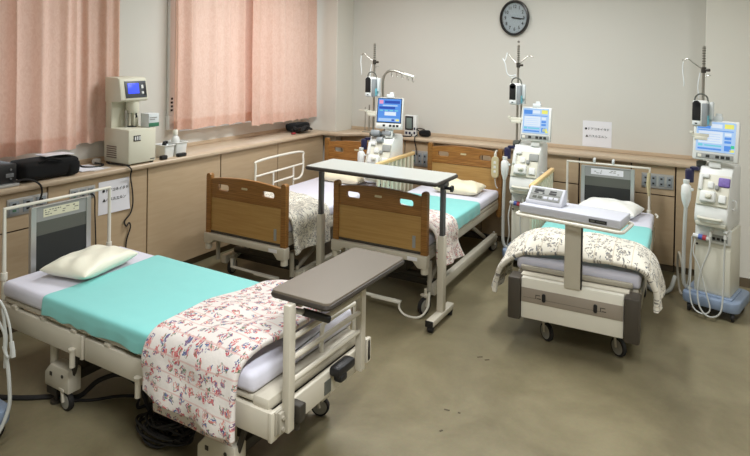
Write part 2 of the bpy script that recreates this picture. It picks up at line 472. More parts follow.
# ------------------------------------------------------------------ fitted cabinets and worktop
def cabinet(name, label, axis, a, b, outlets=(), split=None, group='fitted cabinets along the walls'):
    """a run of fitted cabinet between a and b along the wall; axis 'y' = left wall, 'x' = back wall"""
    t = thing(name, label, 'cabinet', ((XW + XCF) / 2, (a + b) / 2, 0) if axis == 'y' else ((a + b) / 2, (YCF + YW) / 2, 0), 0, group)
    w = (b - a) - 0.004
    def P(mb, u0, u1, d0, d1, z0, z1, bev=0.0, mi=0):          # u along the wall, d = distance behind the front face (negative = proud)
        if axis == 'y':
            f = XCF - t.location.x
            mb.bx(f - d1, f - d0, u0, u1, z0, z1, bev, mi)
        else:
            f = YCF - t.location.y
            mb.bx(u0, u1, f + d0, f + d1, z0, z1, bev, mi)
    dep = 0.35 if axis == 'y' else 0.22
    mb = MB(); P(mb, -w / 2, w / 2, 0.019, dep, 0.06, 0.944); mb.build('carcass', GAP, t, smooth=False)
    mb = MB(); P(mb, -w / 2, w / 2, 0.03, 0.06, 0.0, 0.06); mb.build('plinth', SKIRT, t, smooth=False)
    def door(nm, z0, z1):
        mb = MB(); P(mb, -w / 2 + .002, w / 2 - .002, 0.0, 0.019, z0, z1, 0.002); mb.build(nm, CAB, t, smooth=False)
    if split:
        door('door', 0.064, split - .005); door('service_panel', split + .005, 0.94)
    else:
        door('door', 0.064, 0.94)
    for (u, z, pw, ph, n) in outlets:                            # metal plates with sockets
        mb = MB()
        P(mb, u - pw / 2, u + pw / 2, -0.008, 0.002, z - ph / 2, z + ph / 2, 0.003)
        op = mb.build('outlet_plate', ALU if n >= 3 else BRASS, t)
        k = max(n, 1)
        mb = MB()
        for i in range(k):
            uc = u - pw / 2 + pw * (i + .5) / k
            P(mb, uc - pw / k * .36, uc + pw / k * .36, -0.011, -0.006, z - ph * .36, z + ph * .36, 0.001, 0)
            for dz in (-.18, .18):
                P(mb, uc - pw / k * .13, uc + pw / k * .13, -0.0125, -0.009, z + ph * (dz - .06), z + ph * (dz + .06), 0, 2 if (i == 0 and n == 3 and dz < 0) else 1)
        mb.build('socket', [PLASTG, BLACK, GRN], op)
    return t
cabinet('cabinet', 'beige fitted cabinet at left edge, behind head of the turquoise-sheeted near bed', 'y', 1.25, 2.437, [(2.30 - 1.8435, 0.845, .27, .115, 3)], 0.685)
cabinet('cabinet', 'beige fitted cabinet on left wall carrying a taped paper sign', 'y', 2.441, 3.27, [(2.70 - 2.8555, 0.845, .2, .09, 3)])
cabinet('cabinet', 'plain beige cabinet panel directly right of the hanging black cord on left wall', 'y', 3.274, 4.09)
cabinet('cabinet', 'plain beige left-wall cabinet behind the footboard beside the wall', 'y', 4.094, 4.915)
cabinet('cabinet', 'beige left-wall cabinet reaching the corner, behind white tubular side rail', 'y', 4.919, 5.74)
cabinet('cabinet', 'beige back-wall cabinet in the left corner behind wooden headboard', 'x', -3.895, -3.05)
cabinet('cabinet', 'beige back-wall cabinet with outlet plate left of the wooden headboard with hand control', 'x', -3.046, -2.15, [(-2.86 + 2.598, 0.76, .19, .17, 3)])
cabinet('cabinet', 'beige back-wall cabinet behind the middle dialysis console and its cord', 'x', -2.146, -1.18, [(-1.47 + 1.663, 0.75, .11, .13, 1)], 0.685)
cabinet('cabinet', 'beige back-wall cabinet under the taped paper, behind grey bed head panel', 'x', -1.176, -0.722)
cabinet('cabinet', 'beige back-wall cabinet with wide grey outlet plate over a door', 'x', -0.718, -0.357, [(-0.50 + 0.5375, 0.80, .26, .13, 4)], 0.675)
cabinet('cabinet', 'narrow beige end cabinet against the right pillar', 'x', -0.353, -0.150)
# worktop: one L-shaped top with a rounded nosing
mb = MB()
poly = [(XW, 1.25), (XCF + .035, 1.25), (XCF + .035, 5.665), (-3.80, 5.70), (-3.60, YCF - .035), (-0.15, YCF - .035), (-0.15, YW), (-3.90, YW), (-3.90, 5.80), (XW, 5.80)]
mb.prism(poly, (0, 0, 0.944), (1, 0, 0), (0, 1, 0), (0, 0, 1), ZC - 0.944, 0.012)
o = mb.build('worktop', CTR)
tag(o, 'long beige L-shaped worktop running along the left and back walls', 'worktop')
mb = MB(); mb.bx(XW, XW + .012, 1.25, 5.80, ZC, ZC + .035, 0.003); mb.bx(-3.90, -0.15, YW - .012, YW, ZC, ZC + .035, 0.003)
o = mb.build('trim_worktop', CTR, smooth=False); struct(o)

# ------------------------------------------------------------------ curtains
def curtain(y0, y1, z0, label, seed, amp=0.032, per=0.16, x=-4.17, flare=0.0):
    rnd = random.Random(seed)
    ph = [rnd.uniform(0, 6.28) for _ in range(4)]
    n = int((y1 - y0) * 110)
    def fn(u, v):
        y = y0 + (y1 - y0) * u; z = z0 + (2.74 - z0) * v
        s = (y - y0) / per
        sp = s + 0.35 * math.sin(s * 0.9 + ph[0]) + 0.12 * math.sin(s * 2.3 + ph[1])
        a = amp * (0.75 + 0.35 * math.sin(s * 1.3 + ph[2]))
        a *= 0.7 + 0.3 * (1 - v)
        w = math.sin(2 * PI * sp)
        w = math.copysign(abs(w) ** 0.8, w)
        dx = a * w + 0.012 * noise.noise(Vector((y * 6, z * 1.3, seed))) + 0.006 * math.sin(sp * 4 * PI + ph[3])
        yy = y + 0.35 * a * math.cos(2 * PI * sp) + flare * (1 - v) * u
        return (x + dx, yy, z + 0.008 * math.sin(sp * 6.283 + 1) * (1 - v))
    mb = MB().grid(fn, n, 24)
    def hem(u, v):
        q = Vector(fn(u, v * 0.06)); return (q.x + 0.0035, q.y, q.z)
    mb.grid(hem, n, 2)
    o = mb.build('curtain', CURT, angle=180)
    return tag(recentre(o), label, 'curtain', 'pink curtains on the left wall')
curtain(1.30, 2.74, 1.155, 'wide pink curtain at left edge of picture above the black bag', 3, 0.045, 0.22)
curtain(2.72, 3.23, 1.15, 'narrow pink curtain beside the ivory analyser', 5, 0.022, 0.16, x=-4.352)
curtain(3.77, 4.84, 1.165, 'pink curtain hanging between white cable duct and the dark curtain split', 8, 0.046, 0.19, x=-4.29)
curtain(4.64, 5.72, 1.135, 'pink curtain at the far end, beside the corner pillar', 11, 0.046, 0.185, flare=0.03, x=-4.165)

# ------------------------------------------------------------------ wall clock
t = thing('wall_clock', 'oval-looking black-rimmed wall clock with grey face high on back wall', 'clock', (-1.905, YW, 2.295))
SX = 0.83
def ell(me): me.transform(Matrix.Diagonal((SX, 1, 1, 1)))
o = MB().lathe([(0.150, 0), (0.186, 0), (0.189, 0.02), (0.182, 0.042), (0.168, 0.046), (0.160, 0.036), (0.158, 0.012), (0.150, 0.012)], (0, 0, 0), (0, -1, 0), 48).build('rim', plain('clock_rim', rgb(30, 27, 26), 0.35), t); ell(o.data)
mb = MB().lathe([(0.001, 0.012), (0.159, 0.012), (0.159, 0.014), (0.001, 0.014)], (0, 0, 0), (0, -1, 0), 48)
for h in range(1, 13):
    a = R(90 - 30 * h)
    mb.text(str(h), 0.048, XZ((0.118 * math.cos(a), -0.0150, 0.118 * math.sin(a))), 1, bold=.0012)
for k in range(60):
    a = R(6 * k)
    mb.box((0.15 * math.cos(a), -0.0145, 0.15 * math.sin(a)), (0.009, 0.001, 0.0024), 0, Euler((0, -a, 0)), 1)
o = mb.build('dial', [SILV, INK], t, smooth=False); ell(o.data)
for nm, L_, wdt, ang, d in (('hour_hand', 0.085, 0.014, 98, 0.019), ('minute_hand', 0.125, 0.010, 95.5, 0.023)):
    a = R(90 - ang)
    mb = MB().box(((L_ / 2 - .018) * math.cos(a), -d, (L_ / 2 - .018) * math.sin(a)), (L_ + .036, 0.002, wdt), 0.0005, Euler((0, -a, 0)))
    o = mb.build(nm, INK, t); ell(o.data)
a = R(90 - 270)
o = MB().box((0, -.026, 0), (0.001, 0.001, 0.001)).cyl((0, -.012, 0), (0, -.029, 0), 0.007).build('hub', INK, t)
o = MB().lathe([(0.158, 0.030), (0.080, 0.034), (0.001, 0.035), (0.001, 0.0355), (0.08, 0.0345), (0.158, 0.0305)], (0, 0, 0), (0, -1, 0), 48).build('glass', glass_mat('clock_glass', (0.97, 0.98, 0.98, 1), 0.05), t); ell(o.data)
o = MB().lathe([(0.012, 0), (0.012, 0.008), (0.006, 0.01)], (-1.86, YW, 2.047), (0, -1, 0), 12).build('wall_hook', plain('hook_grey', rgb(120, 116, 108), 0.5)); tag(recentre(o), 'tiny grey stud on the back wall just below the clock', 'hook')

# ------------------------------------------------------------------ paper signs
mb = MB().bx(-.135, .135, -.002, 0, -.125, .125)
mb.text('\u25cf\u30c9\u30a2\u30b3\u30cd\u30a4\u30bf\u30c9', 0.0295, XZ((0.0, -.0035, .045)), 1)
mb.text('\u25b2\u30cf\u30b9\u30eb\u30a8\u30eb\u30f3', 0.0295, XZ((-0.005, -.0035, -.025)), 1)
o = mb.build('paper_sign', [PAPER, INK], loc=(-1.065, YW - .001, 1.15), rotz=0, smooth=False); tag(o, 'white paper with two handwritten lines taped on the back wall above worktop', 'paper sign')
def curl(u, v):
    return (0.001 + 0.012 * (1 - v) ** 3 * u + .004 * (1 - u) * v, -.135 + .27 * u, -.125 + .25 * v)
mb = MB().grid(curl, 12, 12)
mb.text('\u25cf\u30c9\u30a2\u30b3\u30cd\u30a4\u30bf\u30c9', 0.0295, YZ((0.006, 0.01, .05)), 1)
mb.text('\u25b2\u30cf\u30b9\u30eb\u30a8\u30eb\u30f3', 0.0295, YZ((0.006, 0.0, -.02)), 1)
o = mb.build('paper_sign', [PAPER, INK], loc=(XCF + .001, 2.963, 0.775), smooth=False); tag(o, 'white paper with handwriting taped on the left cabinet front, curling at its corner', 'paper sign')

# ------------------------------------------------------------------ things on the left worktop
t = thing('electronics_box', 'black electronics box with silver base lip at left end of worktop', 'electronics', (-4.20, 1.93, ZC))
MB().bx(-.14, .15, -.31, .31, .02, .145, .006).build('housing', BLACK, t)
mb = MB().bx(-.14, .185, -.31, .31, .002, .02, .003); mb.build('base_lip', ALU, t)
SBT = plain('silver_button', rgb(120, 122, 124), 0.4)
for k in range(5): MB().bx(.149, .153, -.2 + .11 * k, -.15 + .11 * k, .06, .085, .001).build('button', SBT, t)
for k in range(3): MB().cyl((.149, .27, .05 + .03 * k), (.158, .27, .05 + .03 * k), .006).build('button', SBT, t)

def bagfn(u, v):
    return None
t = thing('bag', 'soft black fabric bag lying on worktop with sheets on top', 'bag', (-4.13, 2.475, ZC))
bm = bmesh.new()
mb = MB()
mb.box((0, 0, .075), (.22, .42, .135), .04, seg=4)
mb.box((.06, .155, .06), (.12, .12, .115), .04, seg=4)
for v in mb.bm.verts:
    v.co += Vector((0.012 * noise.noise(v.co * 9), 0.012 * noise.noise(v.co * 9 + Vector((5, 0, 0))), 0.014 * noise.noise(v.co * 7 + Vector((0, 9, 0)))))
    v.co.z = max(v.co.z, 0.003)
bag = mb.build('shell', BLACKF, t, sub=1)
o = MB().tube([(.10, -.1, .13), (.12, -.03, .15), (.125, .05, .13)], .008, 8, sm=5).build('carry_handle', BLACKF, t)
mb = MB()
mb.grid(lambda u, v: (-.07 + .15 * u, -.11 + .20 * v, .003 * math.sin(v * 4) + .004 * u), 6, 8)
o = mb.build('papers', PAPER, loc=(-4.115, 2.55, ZC + .156), rotz=R(-6), smooth=True, solid=.004); tag(o, 'white papers lying on top of the black bag', 'papers')
for k in range(2):
    o = MB().bx(-.12, .12, -.085, .085, 0, .003).build('leaflet', PAPER if k else plain('grey_print', rgb(196, 192, 186), 0.7, var=.12, scale=40), loc=(-4.17 - .02 * k, 2.86 - .03 * k, ZC + .001 + .0035 * k), rotz=R(12 - 20 * k), smooth=False)
    tag(o, ['grey printed leaflet lying under a white one beside black bag', 'white leaflet on top of the printed one, right of black bag'][k], 'leaflet')
mb = MB().lathe([(.002, 0), (.03, .002), (.036, .02), (.028, .04), (.005, .045)], (0, 0, 0), (0, 0, 1), 16)
o = mb.build('rounded_gadget', plain('pale_mouse', rgb(190, 186, 180), .4), loc=(-4.30, 3.00, ZC)); tag(o, 'small pale rounded gadget by the wall behind analyser', 'gadget')
o = MB().tube([(-4.30, 2.86, ZC + .01), (-4.22, 2.83, ZC + .012), (-4.15, 2.88, ZC + .01), (-4.17, 2.97, ZC + .012), (-4.27, 2.965, ZC + .015)], .007, 8, sm=6).build('cable', RUBBER); tag(recentre(o), 'short dark cable curled on worktop left of the analyser', 'cable')

# analyser
t = thing('blood_analyser', 'ivory tabletop analyser with blue display standing on left worktop', 'analyser', (-4.15, 3.20, ZC))
hw = .13
mb = MB().bx(-.16, .145, -hw, hw, .012, .285, .01); mb.build('lower_cabinet', DEV, t)
mb = MB().bx(-.151, -.075, -hw + .005, hw - .005, .28, .66, .006); mb.build('back_column', DEV, t)
mb = MB().prism([(-.155, .49), (.03, .495), (.05, .51), (.02, .675), (.0, .688), (-.155, .692)], (0, -hw, 0), (1, 0, 0), (0, 0, 1), (0, 1, 0), 2 * hw, .008)
head = mb.build('head_unit', DEV, t)
n_ = Vector((.165, 0, .03)).normalized()
rotf = Matrix(((0, -n_.z, n_.x), (1, 0, 0), (0, n_.x, n_.z)))
def onface(mb, u, v, w, h, d, mi=0, bev=.002):
    c = Vector((.035, 0, .5925)) + Vector((0, 1, 0)) * u + Vector((-n_.z, 0, n_.x)) * v + n_ * (d / 2 + .001)
    mb.box(c, (w, h, d), bev, rotf, mi)
mb = MB(); onface(mb, .015, 0, .20, .135, .005); dp = mb.build('display_panel', plain('slate_panel', rgb(70, 74, 80), .4), head)
mb = MB(); onface(mb, -.01, .008, .105, .085, .008); mb.build('display', SCRB, head)
mb = MB(); onface(mb, .075, .02, .02, .03, .009); onface(mb, .098, .0, .022, .1, .008, 1); onface(mb, .075, -.03, .02, .02, .009); mb.build('key_pad', [PLAST, BLACK], head)
mb = MB().lathe([(.045, .0), (.052, .02), (.052, .09), (.05, .10)], (-.02, .03, .40), (0, 0, 1), 20)
mb.build('sampling_head', DEV, t)
mb = MB().cyl((-.02, -.03, .283), (-.02, -.03, .42), .011); mb.cyl((-.045, .0, .283), (-.045, .0, .42), .011)
mb.build('guide_rod', STEEL, t)
mb = MB().bx(-.03, .01, .02, .065, .29, .41, .004); mb.cyl((.005, .0425, .40), (.015, .0425, .36), .008, mi=1); mb.build('tube_holder', [DEV, BLACK], t)
MB().lathe([(.034, 0), (.035, .006), (.03, .008)], (-.01, .02, .284), (0, 0, 1), 20).build('sample_plate', GREYD, t)
MB().bx(.1445, .148, -.085, -.02, .19, .235, .001).build('badge', BLACK, t)
mb = MB()
for k in range(3): mb.bx(.1475, .149, -.075 + .02 * k, -.063 + .02 * k, .198, .228, .0)
mb.build('badge_mark', PLAST, t)
mb = MB()
for k in range(6): mb.bx(-.12, .0, -hw - .003, -hw + .002, .05 + .017 * k, .06 + .017 * k)
mb.build('vent_grille', plain('brown_grille', rgb(130, 116, 104), .6), t, smooth=False)
mb = MB().bx(.1445, .1465, .075, .12, .03, .037); mb.build('maker_plate', GREYM, t, smooth=False)
mb = MB()
for q in ((-.13, -.11), (-.13, .11), (.12, -.11), (.12, .11)): mb.cyl((q[0], q[1], 0), (q[0], q[1], .013), .014)
mb.build('foot', RUBBER, t)
t2 = thing('swab_box', 'small clear box of green packets standing on analyser shelf', 'box', (-4.03, 3.312, ZC + .2865))
MB().bx(-.05, .05, -.05, .05, 0, .11, .003).build('case', CLEAR, t2)
MB().bx(.0505, .053, -.05, .05, .004, .035, .001).build('packet', plain('green_packet', rgb(60, 120, 90), .6), t2)
mb = MB(); mb.bx(.0505, .052, -.04, .03, .075, .08); mb.bx(.0505, .052, -.04, .01, .06, .065); mb.build('print', INKG, t2, smooth=False)
t2.location.x = -4.06
# baskets with bottles
def basket(loc, sx, sy, h, label):
    t = thing('basket', label, 'basket', loc, 0, 'white baskets beside the analyser')
    mb = MB()
    o_, i_ = rrect(-sx, sx, -sy, sy, .015), rrect(-sx + .005, sx - .005, -sy + .005, sy - .005, .012)
    M = Matrix.Identity(4)
    n = len(o_)
    k0 = [mb.bm.verts.new((p[0] * .85, p[1] * .88, .0)) for p in o_]
    k1 = [mb.bm.verts.new((p[0], p[1], h)) for p in o_]
    k2 = [mb.bm.verts.new((p[0], p[1], h)) for p in i_]
    k3 = [mb.bm.verts.new((p[0] * .85, p[1] * .88, .006)) for p in i_]
    for A, B in ((k0, k1), (k1, k2), (k2, k3)):
        for k in range(n): mb.bm.faces.new((A[k], A[(k + 1) % n], B[(k + 1) % n], B[k]))
    mb.bm.faces.new(k0[::-1]); mb.bm.faces.new(k3)
    mb.build('tub', PLAST, t)
    MB().tube([(p[0], p[1], h) for p in rrect(-sx - .003, sx + .003, -sy - .003, sy + .003, .015)], .005, 6, closed=True).build('rim', PLAST, t)
    return t
basket((-4.13, 3.525, ZC), .07, .055, .105, 'small white basket holding dark-capped items right beside analyser')
basket((-4.145, 3.66, ZC), .08, .065, .115, 'small white basket holding the white bottle, below the cable duct')
t = thing('bottle', 'white plastic bottle standing in the right basket', 'bottle', (-4.15, 3.66, ZC + .008))
MB().lathe([(.002, 0), (.036, .002), (.037, .12), (.030, .145), (.018, .155), (.018, .17)], n=20).build('body', PLAST, t)
MB().lathe([(.022, .168), (.022, .205), (.018, .21)], n=16).build('cap', WHITE, t)
t = thing('bottle', 'short white bottle with black cap in the left basket', 'bottle', (-4.13, 3.538, ZC + .008))
MB().lathe([(.002, 0), (.021, .002), (.021, .095), (.014, .105)], n=16).build('body', CLEAR, t)
MB().lathe([(.016, .104), (.018, .125), (.004, .128)], n=12).build('cap', BLACK, t)
o = MB().lathe([(.002, 0), (.018, .002), (.02, .10), (.012, .128)], n=12).build('container', BLACK, loc=(-4.11, 3.505, ZC + .008)); tag(o, 'dark container poking out of the left basket', 'container')
o = MB().bx(-.02, .02, -.045, .045, 0, .03, .008).build('black_block', BLACK, loc=(-4.03, 3.62, ZC + .0005)); tag(o, 'small black block on worktop in front of the right basket', 'block')
o = MB().bx(-.02, .02, -.03, .03, 0, .035, .008).build('black_block', BLACK, loc=(-4.03, 3.43, ZC + .0005)); tag(o, 'small black block squeezed between analyser and left basket', 'block')
# wall duct
t = thing('cable_duct', 'white cable duct running down the wall between the two windows', 'duct', (XW, 3.80, 1.17))
WHITER = plain('bright_white_plastic', rgb(236, 238, 240), .4)
MB().bx(0, .035, -.03, .03, .12, 1.87, .004).build('channel', WHITER, t)
MB().bx(0, .05, -.04, .04, 0, .13, .006).build('outlet_box', WHITER, t)
mb = MB()
for k in range(4): mb.bx(.035, .0365, -.012 + .004 * (k % 2), .014, .17 + .035 * k, .19 + .035 * k)
mb.build('label_print', INK, t, smooth=False)
# black bundle in the corner
t = thing('cable_bundle', 'black bundle of bags and cables at far end of left worktop', 'bundle', (-4.17, 5.47, ZC))
mb = MB()
mb.box((-.05, .03, .055), (.2, .26, .10), .04, seg=3)
for v in mb.bm.verts:
    v.co += 0.02 * noise.noise_vector(v.co * 8); v.co.z = max(v.co.z, .004)
mb.build('pouch', BLACKF, t, sub=1)
mb = MB()
rnd = random.Random(4)
for k in range(5):
    pts = [(.02 + rnd.uniform(-.02, .10), -.16 + .07 * j + rnd.uniform(-.03, .03), .02 + rnd.uniform(0, .07)) for j in range(5)]
    mb.tube(pts, .011, 7, sm=5)
mb.build('loop', RUBBER, t)
MB().cyl((.04, -.20, .012), (.06, -.16, .012), .011).build('red_tip', plain('red_tip', rgb(150, 40, 50), .5), t)

# hanging cords on the left wall
def cord(pts, r, label, mat=None, name='power_cord', sm=8, group=None):
    o = MB().tube(pts, r, 8, sm=sm).build(name, mat or RUBBER)
    return tag(recentre(o), label, 'cord', group)
F = XCF
cord([(-4.2, 3.03, ZC + .012), (-4.06, 3.04, ZC + .012), (-4.0, 3.05, ZC + .012), (F + .056, 3.075, ZC - .02), (F + .02, 3.095, .90), (F + .018, 3.116, .78), (F + .02, 3.118, .68), (F + .02, 3.095, .61), (F + .014, 3.05, .56), (F + .02, 3.06, .52), (F + .016, 3.09, .54), (F + .018, 3.10, .50), (F + .012, 3.07, .40), (F + .01, 3.06, .25), (F + .03, 3.0, .06), (F + .08, 2.9, .008)], .0055, 'black cord with a knot hanging in front of the left cabinets')
cord([(-4.035, 2.21, ZC + .03), (-4.0, 2.29, ZC + .035), (F + .06, 2.345, ZC + .0), (F + .052, 2.37, .93), (F + .03, 2.37, .87), (F + .016, 2.365, .84)], .0065, 'black cord looping from electronics box to the outlet plate')
cord([(F + .016, 2.77, .83), (F + .03, 2.78, .80), (F + .018, 2.79, .70), (F + .014, 2.80, .55), (F + .014, 2.81, .3), (F + .05, 2.8, .008)], .005, 'thin dark cord dropping from the outlet plate left of paper sign')

# ------------------------------------------------------------------ beds: shared pieces
def caster(mb_parent, p, r=.055, yaw=0.0, wm=None, name='caster'):
    """a swivel caster: fork, wheel; p = point on the floor under the wheel"""
    c = Vector(p)
    ax = Vector((math.cos(yaw), math.sin(yaw), 0))
    bk = Vector((-math.sin(yaw), math.cos(yaw), 0))
    mb = MB()
    for s in (-1, 1):
        q = c + ax * (.022 * s)
        mb.tube([q + Vector((0, 0, r)), q + bk * .012 + Vector((0, 0, 2 * r + .01))], .008, 6)
    mb.box(c + bk * .014 + Vector((0, 0, 2 * r + .012)), (.06, .05, .018), .005, Euler((0, 0, yaw)))
    mb.cyl(c + bk * .016 + Vector((0, 0, 2 * r + .02)), c + bk * .016 + Vector((0, 0, 2 * r + .06)), .012)
    o = mb.build(name, CREAM, mb_parent)
    mb = MB()
    mb.lathe([(r * .75, -.014), (r * .96, -.012), (r, 0), (r * .96, .012), (r * .75, .014)], c + Vector((0, 0, r)), ax, 24, 0)
    mb.lathe([(r * .2, -.0165), (r * .76, -.0155), (r * .76, .0155), (r * .2, .0165)], c + Vector((0, 0, r)), ax, 24, 1)
    mb.build('wheel', [RUBBER, wm or WHEEL], o)
    return o

def bed_frame_B(t, hw, ztop, yf, yh, splits, foot_casters=None):
    """adjustable ward bed: mattress, deck, beams with rail sockets, lifting legs"""
    MB().box((0, (yf + yh) / 2, ztop - .045), (2 * hw, yh - yf, .09), .028, seg=4).build('mattress', SHEET, t)
    mb = MB()
    mb.bx(-hw + .01, hw - .01, yf + .01, yh - .01, ztop - .118, ztop - .092, .008)
    for k in range(7):
        y = yf + .12 + (yh - yf - .24) * k / 6
        mb.bx(-hw - .002, hw + .002, y - .02, y + .02, ztop - .132, ztop - .112, .003)
    mb.build('deck', CREAM, t)
    zb = ztop - .13
    for s in (-1, 1):
        cuts = [yh + .09] + list(splits) + [yf - .11]
        for i in range(len(cuts) - 1):
            b, a = cuts[i] - .006, cuts[i + 1] + .006
            mb = MB(); mb.bx(s * (hw - .03), s * (hw + .002), a, b, zb - .112, zb, .006)
            mb.bx(s * (hw - .034), s * (hw + .006), a, a + .02, zb - .116, zb + .004, .004)
            bo = mb.build('side_beam', CREAM, t)
            if i < len(cuts) - 2:
                mb = MB(); yy = a + .07
                mb.cyl((s * (hw + .012), yy, zb - .165), (s * (hw + .012), yy, zb - .075), .014)
                mb.cyl((s * (hw + .012), yy, zb - .078), (s * (hw + .012), yy, zb - .07), .019)
                mb.build('rail_socket', CREAM, bo)
    ym = 0.0
    for y in (yf - .05, ym, yh + .07):
        MB().bx(-hw + .03, hw - .03, y - .02, y + .02, zb - .10, zb - .02, .005).build('cross_member', DARKM, t)
    MB().bx(-.03, .03, yf + .3, yh - .4, .16, .20, .005).build('spine_beam', DARKM, t)
    MB().bx(-.10, -.05, yf + .35, yh - .35, .20, .26, .01).build('lift_motor', DARKM, t)
    for (ya, yb) in ((yh - .585, yh - .375), (yf + .12, yf + .34)):
        if foot_casters and ya < 0:
            for (cx, cy) in foot_casters:
                cs_ = caster(t, (cx, cy, 0), .06, R(48))
                MB().cyl((cx, cy + .016, .16), (cx, cy + .016, zb - .09), .02).build('caster_post', CREAMD, cs_)
            MB().bx(-.27, .30, cy - .0, cy + .05, zb - .10, zb - .06, .006).build('caster_bar', DARKM, t)
            continue
        for s in (-1, 1):
            x0, x1 = s * (hw - .10), s * (hw - .025)
            mb = MB()
            mb.prism([(ya, .10), (yb, .10), (yb, .17), (yb - .05, .225), (ya, .225)], (min(x0, x1), 0, 0), (0, 1, 0), (0, 0, 1), (1, 0, 0), abs(x1 - x0), .008)
            yt = yb - .03 if ya > 0 else ya + .05
            mb.cyl(((x0 + x1) / 2, yt, .21), ((x0 + x1) / 2, yt, zb - .10), .021)
            hs = mb.build('leg_housing', CREAM, t)
            mb = MB()
            mb.cyl((s * (hw - .024), ya + .05, .185), (s * (hw - .0215), ya + .05, .185), .009)
            mb.build('bolt_cover', DARKM, hs)
            MB().bx(s * (hw - .026), s * (hw - .022), yb - .07, yb - .05, .165, .185, .001).build('label_plate', DARKM, hs)
            yc = ya + .045
            caster(hs, ((x0 + x1) / 2 + s * .012, yc, 0), .05, R(12 * s + 8))
            mb = MB(); mb.bx(min(x0, x1) + .005, max(x0, x1) - .005, yb - .09, yb - .01, .055, .104, .006); mb.cyl(((x0 + x1) / 2, yb - .05, .012), ((x0 + x1) / 2, yb - .05, .06), .012); mb.cyl(((x0 + x1) / 2, yb - .05, 0.0), ((x0 + x1) / 2, yb - .05, .014), .03)
            mb.build('levelling_foot', DARKM, hs)
        for s in (-1, 1):
            MB().tube([(s * (hw - .06), ya + .02, .17), (s * (hw - .06), ya - .06, zb - .06)], .014, 8).build('lift_arm', DARKM, t)
        MB().bx(-hw + .1, hw - .1, ya + .04, yb - .04, .13, .18, .006).build('leg_crossbar', DARKM, t)

def head_end_B(t, bar_x0, bar_x1, px0, px1, y, zlow, zbar, label=LABELC):
    mb = MB()
    mb.tube([(bar_x0, y, zlow - .16), (bar_x0, y, zbar), (bar_x1, y, zbar), (bar_x1, y, zlow - .16)], .0125, 10)
    for x in (bar_x0, bar_x1):
        mb.cyl((x, y, zlow - .02), (x, y, zlow + .02), .018)
    mb.build('head_bar', WHITE, t)
    yp = y - .005
    z0, z1 = zlow - .10, zbar - .025
    mb = MB()
    mb.plate([rrect(px0 - .028, px1 + .028, z0, z1, .006), rrect(px0, px1, z0 + .03, z1 - .002, .001, 1)[::-1]], .028, XZ((0, yp, 0)), .002)
    pf = mb.build('head_panel_frame', ALU, t)
    h = z1 - z0
    zs = [z0 + .03, z0 + h * .62, z0 + h * .80, z1 - .002]
    mb = MB()
    for k in range(3):
        mb.bx(px0, px1, yp - .008, yp + .008, zs[k], zs[k + 1], 0, k)
    mb.build('head_panel', [GREYD, GREYM, GREYL], t, smooth=False)
    if label:
        zc = (zs[2] + zs[3]) / 2 + .002
        w = (px1 - px0)
        mb = MB(); mb.bx(px0 + w * .14, px1 - w * .16, yp - .0095, yp - .0075, zc - .026, zc + .026)
        rnd = random.Random(int(abs(px0) * 1000))
        for ln in range(3):
            x = px0 + w * .17
            while x < px1 - w * .24:
                ww = rnd.uniform(.006, .03)
                if rnd.random() > .35:
                    mb.bx(x, x + ww, yp - .0105, yp - .009, zc + .012 - .013 * ln, zc + .017 - .013 * ln, 0, 1 + (rnd.random() > .8))
                x += ww + .006
        mb.build('instruction_label', [label, INKG, INK], t, smooth=False)

def drape(name, label, cat, mat, bed, path, y0f, y1f, thick, uvs=1.0, ny=26, wr=.006, wf=7.0, group=None, sm=7, seed=0, edge=None, sub=1, flut=0.0, zfree=.45):
    P = smooth_path([(p[0], 0, p[1]) for p in path], sm)
    d = [0]
    for a, b in zip(P, P[1:]): d.append(d[-1] + (b - a).length)
    Lt = d[-1]
    nu = len(P) - 1
    def fn(u, v):
        i = min(int(round(u * nu)), nu)
        p = P[i]
        a = P[max(0, i - 1)]; b = P[min(nu, i + 1)]
        tt = (b - a).normalized(); nn = Vector((-tt.z, 0, tt.x))
        if nn.z < 0 and abs(tt.x) > .5: nn = -nn
        s = d[i] / Lt
        y = y0f(s) + (y1f(s) - y0f(s)) * v
        k = wr * (noise.noise(Vector((p.x * wf, y * wf, p.z * wf + seed))) + .5)
        hang = max(0.0, min(1.0, (zfree - p.z) / .2))
        k += flut * hang * math.sin(y * 26 + seed + 2.0 * math.sin(y * 7))
        q = Vector((p.x, y, p.z)) + nn * k
        if edge: q += Vector(edge(s, v))
        return q
    mb = MB().grid(fn, nu, ny, uv=lambda a, b: (d[min(int(round(a * nu)), nu)] * uvs, (y0f(.5) + (y1f(.5) - y0f(.5)) * b) * uvs))
    bmesh.ops.recalc_face_normals(mb.bm, faces=mb.bm.faces[:])
    up = sum((f.normal.z * f.calc_area() for f in mb.bm.faces))
    if up < 0: bmesh.ops.reverse_faces(mb.bm, faces=mb.bm.faces[:])
    o = mb.build(name, mat, loc=bed.location, rotz=bed.rotation_euler.z, angle=180, solid=thick, sub=sub)
    tag(o, label, cat, group or ('quilts folded over the bed feet' if cat == 'quilt' else 'turquoise draw sheets on the beds'))
    return recentre(o)

def top_path(hw, z, dl, dr, off=.004, r=.03):
    """cross-section lying over a mattress: dl / dr = how far each side hangs"""
    out = []
    def side(s, dd):
        q = []
        k = max(1, int(dd / .07))
        for i in range(k + 1):
            q.append((s * (hw + off + .0), z - dd + (dd - r * .8) * i / k))
        q.append((s * (hw - r * .45), z + off - .002))
        return q
    out += side(-1, dl)
    for i in range(1, 8):
        out.append((-hw + 2 * hw * i / 8, z + off))
    out += side(1, dr)[::-1]
    return out

